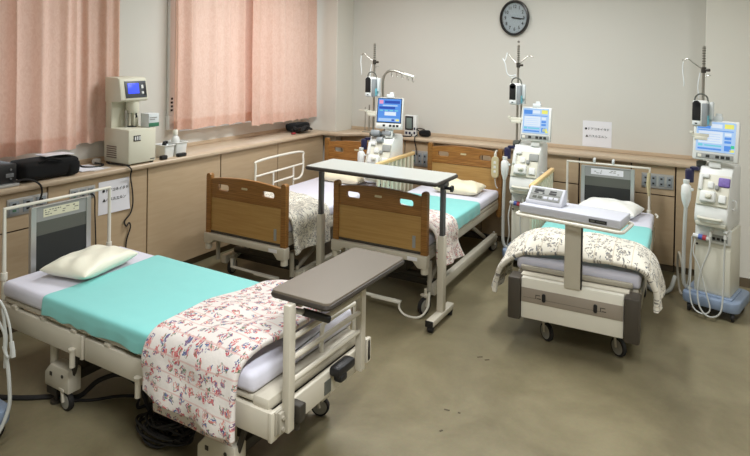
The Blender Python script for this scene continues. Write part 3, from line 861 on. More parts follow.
def pillow(label, mat, loc, w, l, h, rotz, seed=0, tilt=(0, 0), edge=.004, name='pillow', pin=.16):
    n = 20
    def half(sg):
        def fn(u, v):
            a, b = 2 * u - 1, 2 * v - 1
            e = max(0.0, 1 - abs(a) ** 3.2) ** .55 * max(0.0, 1 - abs(b) ** 3.2) ** .55
            x = a * w / 2 * (1 - pin * .35 * (1 - abs(b)) * abs(a)); y = b * l / 2 * (1 - pin * .35 * (1 - abs(a)) * abs(b))
            z = e * h / 2 * sg + .012 * e * noise.noise(Vector((a * 2.5, b * 2.5, seed))) * (1 if sg > 0 else .4)
            if sg > 0: z += .006 * e * math.sin(a * 9 + b * 5 + seed)
            return (x, y, z)
        return fn
    mb = MB().grid(half(1), n, n, uv=lambda a, b: (a, b)); mb.grid(half(-1), n, n, uv=lambda a, b: (a, b))
    bmesh.ops.remove_doubles(mb.bm, verts=mb.bm.verts[:], dist=1e-4)
    zmin = min(v.co.z for v in mb.bm.verts)
    for v in mb.bm.verts:
        v.co.z = max(v.co.z, zmin * .75)
    o = mb.build(name, mat, loc=loc, rotz=rotz, angle=180, sub=1)
    o.rotation_euler = (tilt[0], tilt[1], rotz)
    me = o.data
    c = Vector((0, 0, min(v.co.z for v in me.vertices)))
    me.transform(Matrix.Translation(-c))
    return tag(o, label, 'pillow', 'pillows on the beds')

# ------------------------------------------------------------------ bed 1: nearest, head against the left wall
B1 = thing('hospital_bed', 'cream adjustable hospital bed nearest the camera, head at left wall, taupe table at foot', 'bed', (-2.55, 2.235, 0), R(90), 'hospital beds of the ward')
Z1, H1 = .585, .382
bed_frame_B(B1, H1, Z1, -.92, .94, (.19, -.31))
head_end_B(B1, -.338, .341, -.165, .165, 1.0, Z1, .972)
# foot end: beam, plate, pedal box and the table on two posts
mb = MB(); mb.bx(-H1 + .0, .275, -1.028, -1.0, Z1 - .24, Z1 - .13, .006); mb.bx(-H1 + .01, .34, -.995, -.90, Z1 - .14, Z1 - .085, .018)
fb = mb.build('foot_beam', CREAM, B1)
MB().bx(-.03, .02, -1.031, -1.0275, Z1 - .225, Z1 - .165).build('rating_label', GREYM, fb, smooth=False)
mb = MB(); mb.box((.075, -1.055, .455), (.14, .06, .045), .014); mb.box((.045, -1.065, .425), (.055, .045, .035), .01)
mb.build('control_box', BLACK, B1)
for x in (-.315, .24):
    MB().bx(x - .02, x + .02, -1.067, -1.032, .365, .880, .004).build('table_post', CREAM, B1)
for z in (.733, .65, .558):
    MB().cyl((-.297, -1.05, z), (.222, -1.05, z + .0), .0115, n=12).build('cross_bar', CREAM, B1)
TX0, TX1, TY0, TY1, TZ = -.290, .360, -1.217, -.932, .900
mb = MB(); mb.plate([rrect(TX0, TX1, TY0, TY1, .02)], .026, Matrix.Translation((0, 0, TZ - .005)), .003)
tt = mb.build('table_top', TOPG, B1)
MB().tube([(p[0], p[1], TZ - .012) for p in rrect(TX0 + .002, TX1 - .002, TY0 + .002, TY1 - .002, .02)], .013, 8, closed=True).build('edge_band', EDGE, tt)
mb = MB(); mb.bx(-.28, .26, -1.08, -1.02, TZ - .04, TZ - .019, .004)
mb.build('table_bracket', CREAMD, B1)
mb = MB(); mb.tube([(-.29, -1.04, .845), (-.24, -1.075, .825)], .012, 8, mi=1); mb.tube([(-.25, -1.07, .830), (-.15, -1.13, .775)], .016, 10)
mb.build('tilt_lever', [BLACK, STEEL], B1)
mb = MB(); mb.bx(-.375, -.29, -1.036, -1.024, .365, .46, .003); mb.bx(-.365, -.335, -1.05, -1.03, .37, .455, .004); mb.cyl((-.35, -1.05, .39), (-.35, -1.058, .39), .009); mb.cyl((-.35, -1.05, .435), (-.35, -1.058, .435), .009)
mb.build('corner_bracket', CREAMD, B1)
mb = MB(); mb.bx(-.285, -.24, -1.085, -1.025, .385, .455, .006); mb.cyl((-.262, -1.055, .345), (-.262, -1.055, .40), .012); mb.build('clamp_knob', DARKM, B1)
mb = MB(); mb.tube([(.06, -.945, .49), (.06, -.95, .615), (.10, -.955, .635), (.30, -.955, .635), (.345, -.95, .615), (.35, -.945, .49)], .011, 8, sm=4)
mb.build('mattress_stop', WHITE, B1)
mb = MB(); mb.tube([(-.20, -.94, .50), (-.20, -.942, .58), (.08, -.942, .60), (.08, -.94, .50)], .004, 6); mb.build('retaining_wire', BLACK, B1)
# bedding of bed 1
drape('draw_sheet', 'turquoise draw sheet across the nearest bed', 'sheet', TEAL, B1, top_path(H1, Z1, .085, .06), lambda s: -.38, lambda s: .545 - .012 * math.sin(s * 5), .0025, ny=30, wr=.0015, wf=9, flut=.008, zfree=Z1 - .01, seed=2,
      edge=lambda s, v: (0, 0, -.018 * (0.5 + .5 * math.sin(v * 31 + 2 * math.sin(v * 9))) if s < .07 else 0))
pillow('white satin pillow on the nearest bed', SATIN, (-3.225, 2.222, Z1 + .0105), .34, .45, .11, R(12), 3)
mb = MB().box((0, 0, .008), (.05, .008, .012), .003)
z1 = Z1 + .018
pathq = [(-H1 - .035, .345), (-H1 - .035, .42), (-H1 - .03, .52), (-H1 + .02, z1 + .008), (-.2, z1 + .03), (0, z1 + .028), (.2, z1 + .02), (H1 - .05, z1 + .012), (H1 + .008, z1 - .03), (H1 + .012, z1 - .10)]
drape('quilt', 'white quilt with red and blue sprigs folded over foot of the nearest bed', 'quilt', DUV_RED, B1, pathq,
      lambda s: -.885 + .02 * math.sin(s * 9) - .03 * max(0, s - .5), lambda s: (-.33 if s < .3 else -.33 - (s - .3) * .16) + .012 * math.sin(s * 14), .028, 1.0, 34, .022, 7, seed=1, flut=.012, zfree=.55,
      edge=lambda s, v: (0, 0, -.02 * (1 - v) * max(0, 1 - s * 4) + .03 * v * max(0, 1 - s * 5)))
qn = bpy.data.objects['quilt']
uf = drape('lower_fold', 'lower fold', 'quilt', DUV_RED, B1, [(-H1 - .014, .265), (-H1 - .014, .36), (-H1 - .013, .46), (-H1 - .012, .535)],
      lambda s: -.83, lambda s: -.345, .006, 1.0, 22, .003, 6, seed=5, flut=.002, zfree=.5)
uf.location = qn.rotation_euler.to_matrix().inverted() @ (Vector(uf.location) - Vector(qn.location)); uf.rotation_euler = (0, 0, 0); uf.parent = qn
del uf['label'], uf['category'], uf['group']

# ------------------------------------------------------------------ beds with wooden boards
def board(t, name, y, hw, z0, z1, arch, mats, face, low):
    """wooden end board: two posts, framed panel, arched rail with two grip holes. face -1: shows towards -y"""
    zr = z0 + (z1 - z0) * .62
    xi = hw - .038
    po = MB().bx(-xi, xi, y - .009, y + .009, z0, zr).build(name, mats[2], t, smooth=False)
    for s in (-1, 1):
        x = s * (hw - .02)
        MB().plate([rrect(x - .02, x + .02, low, z1 + .015, .016)], .045, XZ((0, y, 0)), .005).build('post', mats[0], po)
    top = [(xi * (1 - 2 * k / 16), z1 - .025 + arch * (1 - (1 - 2 * k / 16) ** 2)) for k in range(17)]
    outer = [(-xi, zr), (xi, zr)] + top
    holes = []
    for s in (-1, 1):
        cx = s * (xi * .63)
        zc = (zr + z1 - .03) / 2 + .018
        holes.append(rrect(cx - .062, cx + .062, zc - .028, zc + .028, .022))
    mb = MB().plate([outer] + holes, .03, XZ((0, y, 0)), .004)
    mb.build('top_rail', mats[1], po)
    MB().bx(-xi, xi, y - .013, y + .013, z0 - .016, z0 + .002, .002).build('bottom_strip', DARKP, po)
    MB().plate([rrect(-.03, .03, -.008, .008, .006)], .004, XZ((-.005, y + face * .016, (zr + z1) / 2 + .02)), 0).build('name_badge', YEL, po)
    return po

def bed_A(label, loc, rotz, hw, ztop, yf, yh, zf0, zf1, zh1, wood_pair, rail, cy=.06, cin=.03):
    t = thing('hospital_bed', label, 'bed', loc, rotz, 'hospital beds of the ward')
    MB().box((0, (yf + yh) / 2 + .0, ztop - .045), (2 * hw - .03, yh - yf - .07, .09), .028, seg=4).build('mattress', SHEET, t)
    mb = MB(); mb.bx(-hw + .02, hw - .02, yf + .04, yh - .04, ztop - .125, ztop - .092, .006); mb.build('deck', CREAM, t)
    fbd = board(t, 'footboard', yf, hw, zf0, zf1, .03, (wood_pair[0], wood_pair[0], WOODP), -1, zf0 - .05)
    MB().bx(hw - .115, hw - .09, yf - .0115, yf - .0085, zf0 + .02, zf0 + .11).build('height_label', GREYL, fbd, smooth=False)
    board(t, 'headboard', yh, hw, zf0 + .02, zh1, .03, (wood_pair[0], wood_pair[1], WOODP), -1, .30)
    # moulded end rail under the footboard, with corner feet
    mb = MB()
    mb.prism([(-hw - .01, zf0 - .105), (-hw + .06, zf0 - .105), (-hw + .10, zf0 - .07), (hw - .10, zf0 - .07), (hw - .06, zf0 - .115), (hw + .01, zf0 - .115), (hw + .01, zf0 - .02), (-hw - .01, zf0 - .02)], (0, yf + .03, 0), (1, 0, 0), (0, 0, 1), (0, -1, 0), .07, .008)
    er = mb.build('end_rail', CREAM, t)
    for s in (-1, 1):
        MB().lathe([(.028, 0), (.028, .04), (.02, .06), (.02, .10)], (s * (hw - .015), yf - .005, zf0 - .155), (0, 0, 1), 14).build('bumper', CREAM, er)
    MB().bx(hw - .14, hw - .06, yf - .0425, yf - .0395, zf0 - .062, zf0 - .036).build('rating_label', PAPER, er, smooth=False)
    # side beams, lift arms, base
    for s in (-1, 1):
        mb = MB(); mb.bx(s * (hw - .06), s * (hw - .02), yf + .04, yh - .03, ztop - .19, ztop - .125, .005)
        mb.build('side_beam', CREAM, t)
        mb = MB(); mb.bx(s * (hw - .05), s * (hw + .0), yf + .16, yh - .12, .095, .165, .006)
        bb = mb.build('base_beam', CREAM, t)
        for pts in ([(s * (hw - .09), yf + .25, .15), (s * (hw - .09), yf + .75, zf0 - .06)], [(s * (hw - .09), yh - .25, .15), (s * (hw - .09), yh - .75, zf0 - .06)], [(s * (hw - .02), yf + .10, .15), (s * (hw - .02), yf + .10, zf0 - .09)]):
            MB().tube(pts, .018, 8).build('lift_arm', CREAMD, t)
        for y in (yf + cy, yh - .16):
            caster(t, (s * (hw - cin), y, 0), .062, R(-18 if s > 0 else 10))
    for y in (yf + .32, yh - .175):
        MB().bx(-hw + .02, hw - .02, y - .025, y + .025, .105, .155, .006).build('base_crossbar', DARKM, t)
    MB().tube([(-hw + .08, yf + .25, .20), (hw - .08, yf + .25, .20)], .026, 10).build('lift_tube', DARKM, t)
    MB().tube([(-hw + .1, yf + .6, zf0 - .10), (hw - .1, yf + .6, zf0 - .10)], .022, 10).build('lift_tube', DARKM, t)
    MB().bx(-.14, .14, yf + .2, yf + .9, .22, .30, .01).build('lift_motor', DARKM, t)
    mb = MB()
    yp = yf + cy - .03
    mb.tube([(-hw + .12, yp - .03, .155), (-hw + .13, yp - .04, .09), (hw - .22, yp - .05, .085)], .014, 8)
    mb.bx(hw - .42, hw - .18, yp - .075, yp - .035, .078, .098, .006)
    mb.tube([(hw - .19, yp - .055, .086), (hw - .185, yp - .06, .04), (hw - .13, yp - .07, .008), (hw - .03, yp - .06, .012), (hw + .015, yp - .01, .07), (hw + .01, yp + .03, .17)], .008, 7, sm=5)
    mb.build('pedal_bar', WHITE, t)
    if rail == 'slats':
        x = -hw - .045
        y0, y1 = yh - 1.08, yh - .28
        mb = MB(); mb.bx(x - .02, x + .02, y0, y1, .880, .915, .012); ra = mb.build('guard_rail', WOODL, t)
        n = 9
        for k in range(n):
            y = y0 + .04 + (y1 - y0 - .08) * k / (n - 1)
            MB().bx(x - .012, x + .012, y - .018, y + .018, .40, .882, .006).build('slat', SLAT, ra)
        MB().bx(x - .014, x + .034, y0 + .02, y1 - .02, .385, .42, .006).build('rail_base', SLAT, ra)
    elif rail == 'tube':
        x = -hw - .035
        ya, yb = yf + .63, yf + 1.37
        mb = MB(); mb.tube([(x, ya, .50), (x, ya, .82), (x, ya + .06, .885), (x, yb - .06, .885), (x, yb, .82), (x, yb, .68), (x, yb - .05, .62), (x, yb - .17, .615)], .011, 8, sm=4)
        ra = mb.build('side_rail', WHITE, t)
        mb = MB(); mb.cyl((x, ya, .745), (x, yb, .755), .009)
        mb.tube([(x, ya + .26, .75), (x, ya + .26, .50)], .009, 8); mb.tube([(x, yb - .16, .752), (x, yb - .16, .50)], .009, 8)
        mb.cyl((x, ya + .26, .645), (x, yb - .16, .65), .009); mb.cyl((x, ya, .55), (x, yb - .16, .545), .009)
        mb.build('rail_bar', WHITE, ra)
    return t

B2 = bed_A('wooden-ended hospital bed alongside the left wall, grey-patterned quilt, white tubular rail', (-3.285, 4.47, 0), R(1.2), .405, .59, -.87, .87, .425, .872, .965, (WOODR, WOODH), 'tube', .22, .07)
B3 = bed_A('wooden-ended hospital bed with turquoise sheet under the long pale overbed table', (-2.255, 4.83, 0), R(1.8), .395, .57, -.91, .93, .465, .885, .955, (WOODR, WOODH), 'slats', .03, .03)
# bedding
hw2 = .39
p2 = [(-hw2 + .0, .45), (-hw2 - .008, .56), (-hw2 + .03, .615), (-.2, .63), (0, .63), (.2, .625), (hw2 - .02, .612), (hw2 + .025, .56), (hw2 + .03, .46), (hw2 + .035, .40), (hw2 + .04, .335)]
drape('quilt', 'quilt with grey leaf print at foot of the bed by the left wall', 'quilt', DUV_GREY, B2, p2, lambda s: -.825, lambda s: -.25 + .05 * math.sin(s * 6) - .05 * max(0, s - .6) * 2, .026, 1.0, 22, .018, 6, seed=9, flut=.018, zfree=.5,
      edge=lambda s, v: (0, 0, .02 * math.sin(v * 5) * max(0, s * 4 - 3)))
pillow('cream pillow on the bed by the left wall, behind table post', CREAMC, (-3.32, 5.14, .591), .50, .32, .12, R(-2), 11)
p3 = [(-.40, .44), (-.40, .53), (-.372, .606), (-.2, .618), (0, .616), (.2, .614), (.375, .612), (.42, .56), (.421, .44), (.43, .36), (.445, .285)]
drape('quilt', 'rose-sprigged quilt hanging beside the footboard under the pale overbed table', 'quilt', DUV_RED2, B3, p3, lambda s: -.865, lambda s: -.43 + .05 * math.sin(s * 5) + .5 * max(0, s - .72), .026, 1.0, 22, .016, 6, seed=4, flut=.016, zfree=.5,
      edge=lambda s, v: (0, 0, .05 * (1 - v) * max(0, s * 4 - 3)))
drape('draw_sheet', 'turquoise draw sheet on the bed beneath the pale overbed table', 'sheet', TEAL, B3, top_path(.38, .57, .06, .10), lambda s: -.62, lambda s: .30, .0025, ny=26, wr=.003, wf=8, flut=.008, zfree=.56, seed=3)
pillow('cream pillow against the wooden headboard with hand control', CREAMC, (-2.20, 5.44, .571), .46, .34, .12, R(4), 21)
o = MB().bx(-.10, .1, -.08, .08, 0, .004).build('folded_cloth', TOWEL, loc=(-2.34, 5.33, .64), smooth=False) if False else None
# hand control hanging on the right of bed 3's headboard
t = thing('hand_control', 'ivory bed hand control hanging on the right of a wooden headboard', 'remote control', (-1.935, 5.700, .70))
MB().plate([rrect(-.03, .03, .0, .20, .028)], .03, XZ((0, 0, 0)), .008).build('handset', YEL, t)
mb = MB()
for k in range(3): mb.bx(-.012, .012, -.0165, -.0145, .045 + .045 * k, .07 + .045 * k, .003)
mb.build('key', PLAST, t)
mb = MB(); mb.tube([(0, 0, .19), (0, 0.003, .235), (0, .02, .255), (0, .045, .255)], .009, 8, sm=4); mb.cyl((0, 0, .20), (0, 0, .235), .014); mb.build('hook', WHITE, t)
MB().tube([(0, 0, .0), (.004, -.004, -.04), (.012, -.004, -.08), (.03, -.004, -.105)], .005, 6, sm=4).build('lead', TUBEM, t)

# ------------------------------------------------------------------ long overbed table
t = thing('overbed_table', 'long pale overbed table on grey columns spanning the wooden-ended bed', 'table', (-2.217, 3.90, 0), R(.4))
mb = MB().plate([rrect(-.545, .542, -.185, .185, .012)], .022, Matrix.Translation((0, 0, 1.02)), .002)
tp = mb.build('table_top', TOPW, t)
MB().tube([(p[0], p[1], 1.014) for p in rrect(-.543, .540, -.183, .183, .012)], .015, 8, closed=True).build('edge_band', EDGE, tp)
MB().bx(-.52, .51, -.03, .03, .975, 1.0, .004).build('under_rail', DARKP, t)
for s in (-1, 1):
    x = -.53 if s < 0 else .515
    mb = MB().bx(x - .016, x + .016, -.02, .02, .40, .99, .004); mb.box((x, 0, .98), (.05, .10, .03), .006)
    col = mb.build('column', POSTG, t)
    MB().bx(x - .024, x + .024, -.028, .028, .05, .62, .005).build('sleeve', CREAM, col)
    mb = MB().bx(x - .028, x + .028, -.20, .175, .045, .085, .005); ft = mb.build('foot', CREAM, t)
    MB().bx(x - .029, x + .029, -.205, -.199, .043, .087, .002).build('end_cap', BLACK, ft)
    for y in (-.175, .15):
        mb = MB().lathe([(.018, -.022), (.026, -.016), (.028, 0), (.026, .016), (.018, .022)], (x, y, .028), (1, .2, 0), 18)
        mb.cyl((x, y, .028), (x, y, .05), .012)
        mb.build('caster', RUBBER, ft)
mb = MB(); mb.cyl((.53, 0, .96), (.575, 0, .96), .012); mb.lathe([(.008, 0), (.024, .004), (.024, .018), (.01, .022)], (.57, 0, .96), (1, 0, 0), 12)
mb.build('height_knob', BLACK, t)

# ------------------------------------------------------------------ bed 4 : bed with the weighing console
B4 = thing('hospital_bed', 'hospital bed with weighing table and dark-ended foot plate, right of the picture', 'bed', (-.846, 4.85, 0), R(2.7), 'hospital beds of the ward')
Z4, H4 = .55, .385
bed_frame_B(B4, H4, Z4, -.85, .86, (.1,), ((-.184, -.80), (.262, -.79)))
head_end_B(B4, -.355, .34, -.20, .19, .87, Z4, .935, PAPER)
mb = MB(); mb.bx(-.31, .305, -1.015, -.975, .212, .472, .006)
fp = mb.build('foot_plate', WHITE, B4)
mb = MB(); mb.bx(-.308, .303, -1.0185, -1.0145, .318, .41, .001)
bd = mb.build('control_band', PKBROWN, fp)
mb = MB()
for x in (-.165, .145): MB().plate([rrect(x - .009, x + .009, .34, .388, .008)], .012, XZ((0, -1.02, 0)), .002).build('release_lever', BLACK, bd)
mb.bm.free()
mb = MB()
for x0, s in ((-.205, 1), (.185, -1)):
    mb.bx(x0 - .012, x0 + .018, -1.0195, -1.018, .372, .376); mb.bx(x0 - .012, x0 - .008, -1.0195, -1.018, .352, .376); mb.bx(x0 - .002, x0 + .022, -1.0195, -1.018, .352, .356)
mb.bx(-.295, .185, -1.0192, -1.0182, .350, .3512)
mb.build('panel_print', DARKM, bd, smooth=False)
for s, x0, x1 in ((-1, -.395, -.312), (1, .307, .395)):
    mb = MB().bx(x0, x1, -1.03, -.90, .195, .468, .012); mb.build('end_cap', DARKP, B4)
mb = MB(); mb.bx(-.33, .33, -.96, -.87, .425, .475, .01); mb.build('foot_ledge', CREAM, B4)
mb = MB(); mb.bx(-H4 + .04, H4 - .04, -.90, -.865, .478, .51, .01); mb.build('deck_end', CREAMD, B4)
mb = MB(); mb.bx(-.042, .054, -1.03, -.985, .46, .90, .004); po = mb.build('table_post', CREAM, B4)
MB().bx(.054, .062, -1.02, -.995, .46, .90).build('post_channel', BLACK, po)
mb = MB()
M = Matrix.Translation((.0, -.985, .0)) @ Matrix.Rotation(R(-9), 4, 'Z')
mb.box((0, 0, .928), (.62, .235, .05), .008)
bmesh.ops.transform(mb.bm, matrix=M, verts=mb.bm.verts[:])
tb = mb.build('weighing_table', SCALEG, B4)
mb = MB().bx(.13, .235, -.1205, -.117, .914, .936, .004); mb.bx(.14, .165, -.122, -.12, .920, .930, .001, 1); mb.bx(.175, .225, -.122, -.12, .923, .928, .0005, 1)
bmesh.ops.transform(mb.bm, matrix=M, verts=mb.bm.verts[:]); mb.build('name_plate', [BLACK, GREYM], tb)
mb = MB().tube([(p[0], p[1], .888) for p in rrect(-.325, .325, -.135, .125, .03)], .011, 8, closed=True); mb.bx(-.3, .3, -.10, .10, .882, .902, .004)
bmesh.ops.transform(mb.bm, matrix=M, verts=mb.bm.verts[:]); mb.build('tray_rail', WHITE, tb)
mb = MB(); mb.prism([(-.06, .953), (.055, .953), (.055, 1.045), (.03, 1.05), (-.05, .972)], (-.295, 0, 0), (0, 1, 0), (0, 0, 1), (1, 0, 0), .235, .006)
bmesh.ops.transform(mb.bm, matrix=M, verts=mb.bm.verts[:]); cs = mb.build('weight_console', SCALEG, B4)
sl = Vector((0, .08, .078)).normalized(); nrm = Vector((0, -.078, .08)).normalized()
rotc = Matrix(((1, 0, 0), (0, sl.y, nrm.y), (0, sl.z, nrm.z)))
def cface(mb, u, v, w, h, d, mi=0):
    c = Vector((-.1775, -.01, 1.011)) + Vector((1, 0, 0)) * u + sl * v + nrm * (d / 2)
    mb.box(c, (w, h, d), .001, rotc, mi)
mb = MB(); cface(mb, 0, 0, .20, .092, .003)
for (u, v, w, h) in ((-.045, .027, .062, .017), (.045, .027, .042, .012), (-.062, .010, .03, .010), (.045, .010, .048, .014), (-.015, .008, .012, .008)): cface(mb, u, v, w, h, .005, 1)
cface(mb, 0, -.004, .19, .003, .004, 2)
for u in (-.065, -.03, .005, .04, .075): cface(mb, u, -.025, .026, .018, .005, 2 if u < 0 else 3)
bmesh.ops.transform(mb.bm, matrix=M, verts=mb.bm.verts[:]); mb.build('display_panel', [GREYL, BLACK, GREYM, SCALEG], cs)
# guard with pale handrail on the left of bed 4
x = -.43
mb = MB(); mb.bx(x - .02, x + .02, -.26, .56, .880, .915, .012); ra = mb.build('guard_rail', WOODL, B4)
for k in range(9):
    y = -.22 + .74 * k / 8
    MB().bx(x - .012, x + .012, y - .018, y + .018, .38, .882, .006).build('slat', SLAT, ra)
for s in (0, 1):
    mb = MB(); mb.tube([(-.12 + .16 * s, .87, .945), (-.12 + .16 * s, .86, .965), (-.12 + .16 * s, .89, .975)], .012, 8, sm=3)
    mb.build('cord_hook', CLEAR, B4)
mb = MB(); mb.tube([(.335, .845, .90), (.33, .84, .80), (.338, .842, .70)], [.012, .016, .010], 8); mb.build('hanging_handset', YEL, B4)
mb = MB(); mb.tube([(.39, .84, .55), (.41, .83, .535), (.405, .82, .52)], .009, 7, sm=3); mb.build('sheet_clip', WHITE, B4)
drape('draw_sheet', 'turquoise draw sheet on the bed with weighing table', 'sheet', TEAL, B4, top_path(H4, Z4, .07, .08), lambda s: -.52, lambda s: .33, .0025, ny=24, wr=.002, wf=8, flut=.006, zfree=.54, seed=6)
pillow('white towel-covered pillow beneath the grey head panel, right-hand bed', TOWEL, (-.83, 5.50, Z4 + .001), .50, .34, .13, R(-8), 31)
p4 = [(-.545, .28), (-.54, .36), (-.505, .47), (-.44, .575), (-.34, .64), (-.18, .672), (0, .68), (.18, .672), (.34, .65), (.425, .60), (.47, .51), (.485, .41), (.492, .35)]
drape('quilt', 'puffy cream quilt with grey motifs folded over foot of the weighing-table bed', 'quilt', DUV_GREY2, B4, p4, lambda s: -.875 + .05 * (1 - abs(2 * s - 1)) ** .5, lambda s: -.40 - .06 * math.sin(s * 3.1), -.034, 1.0, 30, .022, 6, seed=14, flut=.012, zfree=.5,
      edge=lambda s, v: (0, -.05 * max(0, 1 - v * 3) ** 1.5 * math.sin(3.14 * s), -.075 * max(0, 1 - v * 3.2) ** 1.6 * math.sin(3.14 * s) - .015 * max(0, v * 3 - 2) ** 1.5))

# ------------------------------------------------------------------ dialysis consoles
def screen_ui(mb, w, h, y, style):
    def q(x0, x1, z0, z1, mi, d=.0012):
        mb.bx(-w / 2 + w * x0, -w / 2 + w * x1, y - d, y, h * z0, h * z1, 0, mi)
    q(0, 1, 0, 1, 0, .001)
    if style == 'blue':
        q(.0, 1, .0, 1, 1, .0014); q(.05, .22, .78, .94, 7, .002); q(.28, .95, .80, .92, 6, .002); q(.05, .75, .56, .66, 6, .002); q(.2, .85, .68, .74, 0, .002)
        q(.30, .80, .28, .44, 2, .002); q(.05, .95, .04, .16, 0, .002); q(.62, .75, .05, .13, 6, .0025); q(.82, .94, .05, .13, 3, .0025)
        for k in range(4): q(.08 + .22 * k, .22 + .22 * k, .47, .52, 5, .002)
    else:
        q(.03, .36, .76, .93, 1, .002); q(.38, .66, .80, .93, 2, .002); q(.72, .95, .80, .95, 3, .002)
        q(.03, .95, .70, .725, 1, .002); q(.06, .68, .28, .68, 2, .002)
        for k in range(4): q(.10, .62, .34 + .08 * k, .352 + .08 * k, 0, .0026)
        q(.73, .90, .56, .66, 2, .002); q(.73, .90, .44, .52, 1, .002); q(.73, .90, .32, .40, 1, .002)
        q(.06, .18, .17, .25, 5, .002); q(.22, .66, .18, .23, 5, .002); q(.73, .90, .06, .24, 1, .002)
        q(.90, .985, .16, .26, 4, .002) if style == 'pale' else q(.78, .95, .10, .22, 3, .002)
        q(.86, .985, .04, .12, 3, .002); q(.05, .66, .06, .12, 1, .002)

def console(label, loc, rotz, arms='left', style='pale', tubes=True, swing=False, mon_off=0.0, mon_turn=0.0, shelf_box=False, slim=False, mw=.274, mz=0.0, pz=0.0, bw=1.0):
    t = thing('dialysis_machine', label, 'dialysis machine', loc, rotz, 'dialysis machines')
    # base with casters
    kx = Matrix.Translation((.075, 0, 0)) @ Matrix.Diagonal((.36, 1, 1, 1)) if slim else Matrix.Identity(4)
    mb = MB().plate([rrect(-.18, .18, -.145, .235, .05)], .075, Matrix.Translation((0, 0, .105)), .012)
    mb.bx(-.14, .14, -.11, .2, .135, .155, .01)
    base = mb.build('base', BLUEB, t)
    for (x, y) in ((-.145, -.11), (.145, -.11), (-.145, .19), (.145, .19)):
        mb = MB().lathe([(.012, -.012), (.03, -.012), (.034, 0), (.03, .012), (.012, .012)], (x, y, .034), (1, .3, 0), 18)
        mb.cyl((x, y, .034), (x, y, .07), .014)
        mb.build('caster', BLACK, base)
    MB().bx(-.15, .15, -.12, .2, .05, .068, .008).build('ballast', BLACK, base)
    # lower cabinet
    mb = MB().bx(-.122, .122, -.085, .2, .15, .64, .012)
    lc = mb.build('lower_cabinet', PLASTW, t)
    mb = MB(); mb.bx(-.118, .118, -.090, -.080, .165, .50, .006); mb.cyl((-.105, -.09, .51), (-.105, -.094, .51), .008, mi=1)
    mb.build('service_door', [PLASTW, BLACK], lc)
    mb = MB(); mb.bx(-.118, .122, -.10, -.075, .535, .655, .01); ps = mb.build('coupler_panel', PLAST, lc)
    mb = MB()
    for x in (.0, .03, .06): mb.bx(x, x + .02, -.103, -.099, .565, .585, .001, 1)
    mb.bx(-.02, .10, -.102, -.099, .555, .605, .002, 0); mb.build('connector_block', [GREYL, BLACK], ps)
    mb = MB()
    mb.cyl((-.125, -.115, .575), (-.085, -.115, .572), .016, mi=2); mb.cyl((-.088, -.115, .572), (-.060, -.115, .57), .02, mi=0)
    mb.cyl((-.060, -.115, .57), (-.035, -.115, .568), .02, mi=1); mb.cyl((-.036, -.115, .568), (.0, -.115, .565), .017, mi=2); mb.cyl((-.08, -.09, .57), (-.08, -.115, .57), .012, mi=2)
    mb.build('coupler', [BLUE, RED, PLAST], lc)
    mb = MB()
    mb.bm.free()
    for x in (-.005, .09):
        mb = MB().lathe([(.024, 0), (.026, .012), (.015, .03), (.012, .05)], (x, -.095, .66 - .005), (0, -.75, -.45), 16); mb.cyl((x, -.125, .63), (x, -.13, .59), .011)
        mb.build('port', [PLAST], ps)
    if slim:
        for q in [base, lc] + list(base.children) + list(lc.children) + list(ps.children):
            q.data.transform(kx)
    # upper body, leaning back
    prof = [(-.075, .64), (-.135, .655), (-.165, .70), (-.165, .755), (-.150, .80), (-.05, 1.055), (-.015, 1.09), (.05, 1.105), (.19, 1.105), (.21, 1.08), (.21, .64)]
    mb = MB().prism(prof, (-.126, 0, 0), (0, 1, 0), (0, 0, 1), (1, 0, 0), .252, .022)
    ub = mb.build('upper_body', PLAST, t)
    up = Vector((0, .10, .255)).normalized(); nr = Vector((0, -.255, .10)).normalized()
    rot = Matrix(((1, 0, 0), (0, up.y, nr.y), (0, up.z, nr.z)))
    def face(mb, u, v, w, h, d, bev=.004, mi=0, lift=0.0):
        c = Vector((0, -.100, .9275)) + Vector((1, 0, 0)) * u + up * v + nr * (d / 2 + lift)
        mb.box(c, (w, h, d), bev, rot, mi, 3)
    mb = MB(); face(mb, 0, 0, .235, .235, .012, .012); pn = mb.build('front_panel', PLASTW, ub)
    mb = MB(); face(mb, -.03, -.055, .115, .085, .045, .014); face(mb, -.02, -.055, .05, .035, .06, .012, 1); face(mb, -.01, -.055, .022, .022, .068, .006, 1)
    mb.build('pump_cover', [PLAST, PLASTW], pn)
    mb = MB(); face(mb, .075, -.06, .055, .06, .028, .008); face(mb, -.095, .05, .03, .12, .03, .01); face(mb, -.02, .035, .045, .05, .026, .008); face(mb, .03, .02, .03, .035, .034, .008, 1); face(mb, -.06, .10, .05, .035, .03, .01)
    mb.build('clamp_unit', [PLAST, GREYL], pn)
    mb = MB(); face(mb, .075, .065, .085, .07, .022, .01); mb.build('violet_panel' if style == 'pale' else 'label_panel', PURP if style == 'pale' else GREYL, pn)
    mb = MB(); mb.tube([(-.09, -.165, .73), (-.07, -.185, .73), (.06, -.185, .73), (.08, -.165, .73)], .011, 8, sm=3); mb.bx(-.11, .11, -.172, -.16, .675, .70, .004); mb.build('front_handle', PLASTW, ub)
    mb = MB(); mb.bx(-.125, .125, -.095, -.07, .636, .648, .001); mb.build('seam', GREYD, ub)
    mb = MB(); mb.tube([(.13, -.05, .86), (.155, -.06, .86), (.155, -.06, .80), (.13, -.05, .80)], .007, 6, sm=3); (mb.build('side_hook', PLAST, ub) if not slim else mb.bm.free())
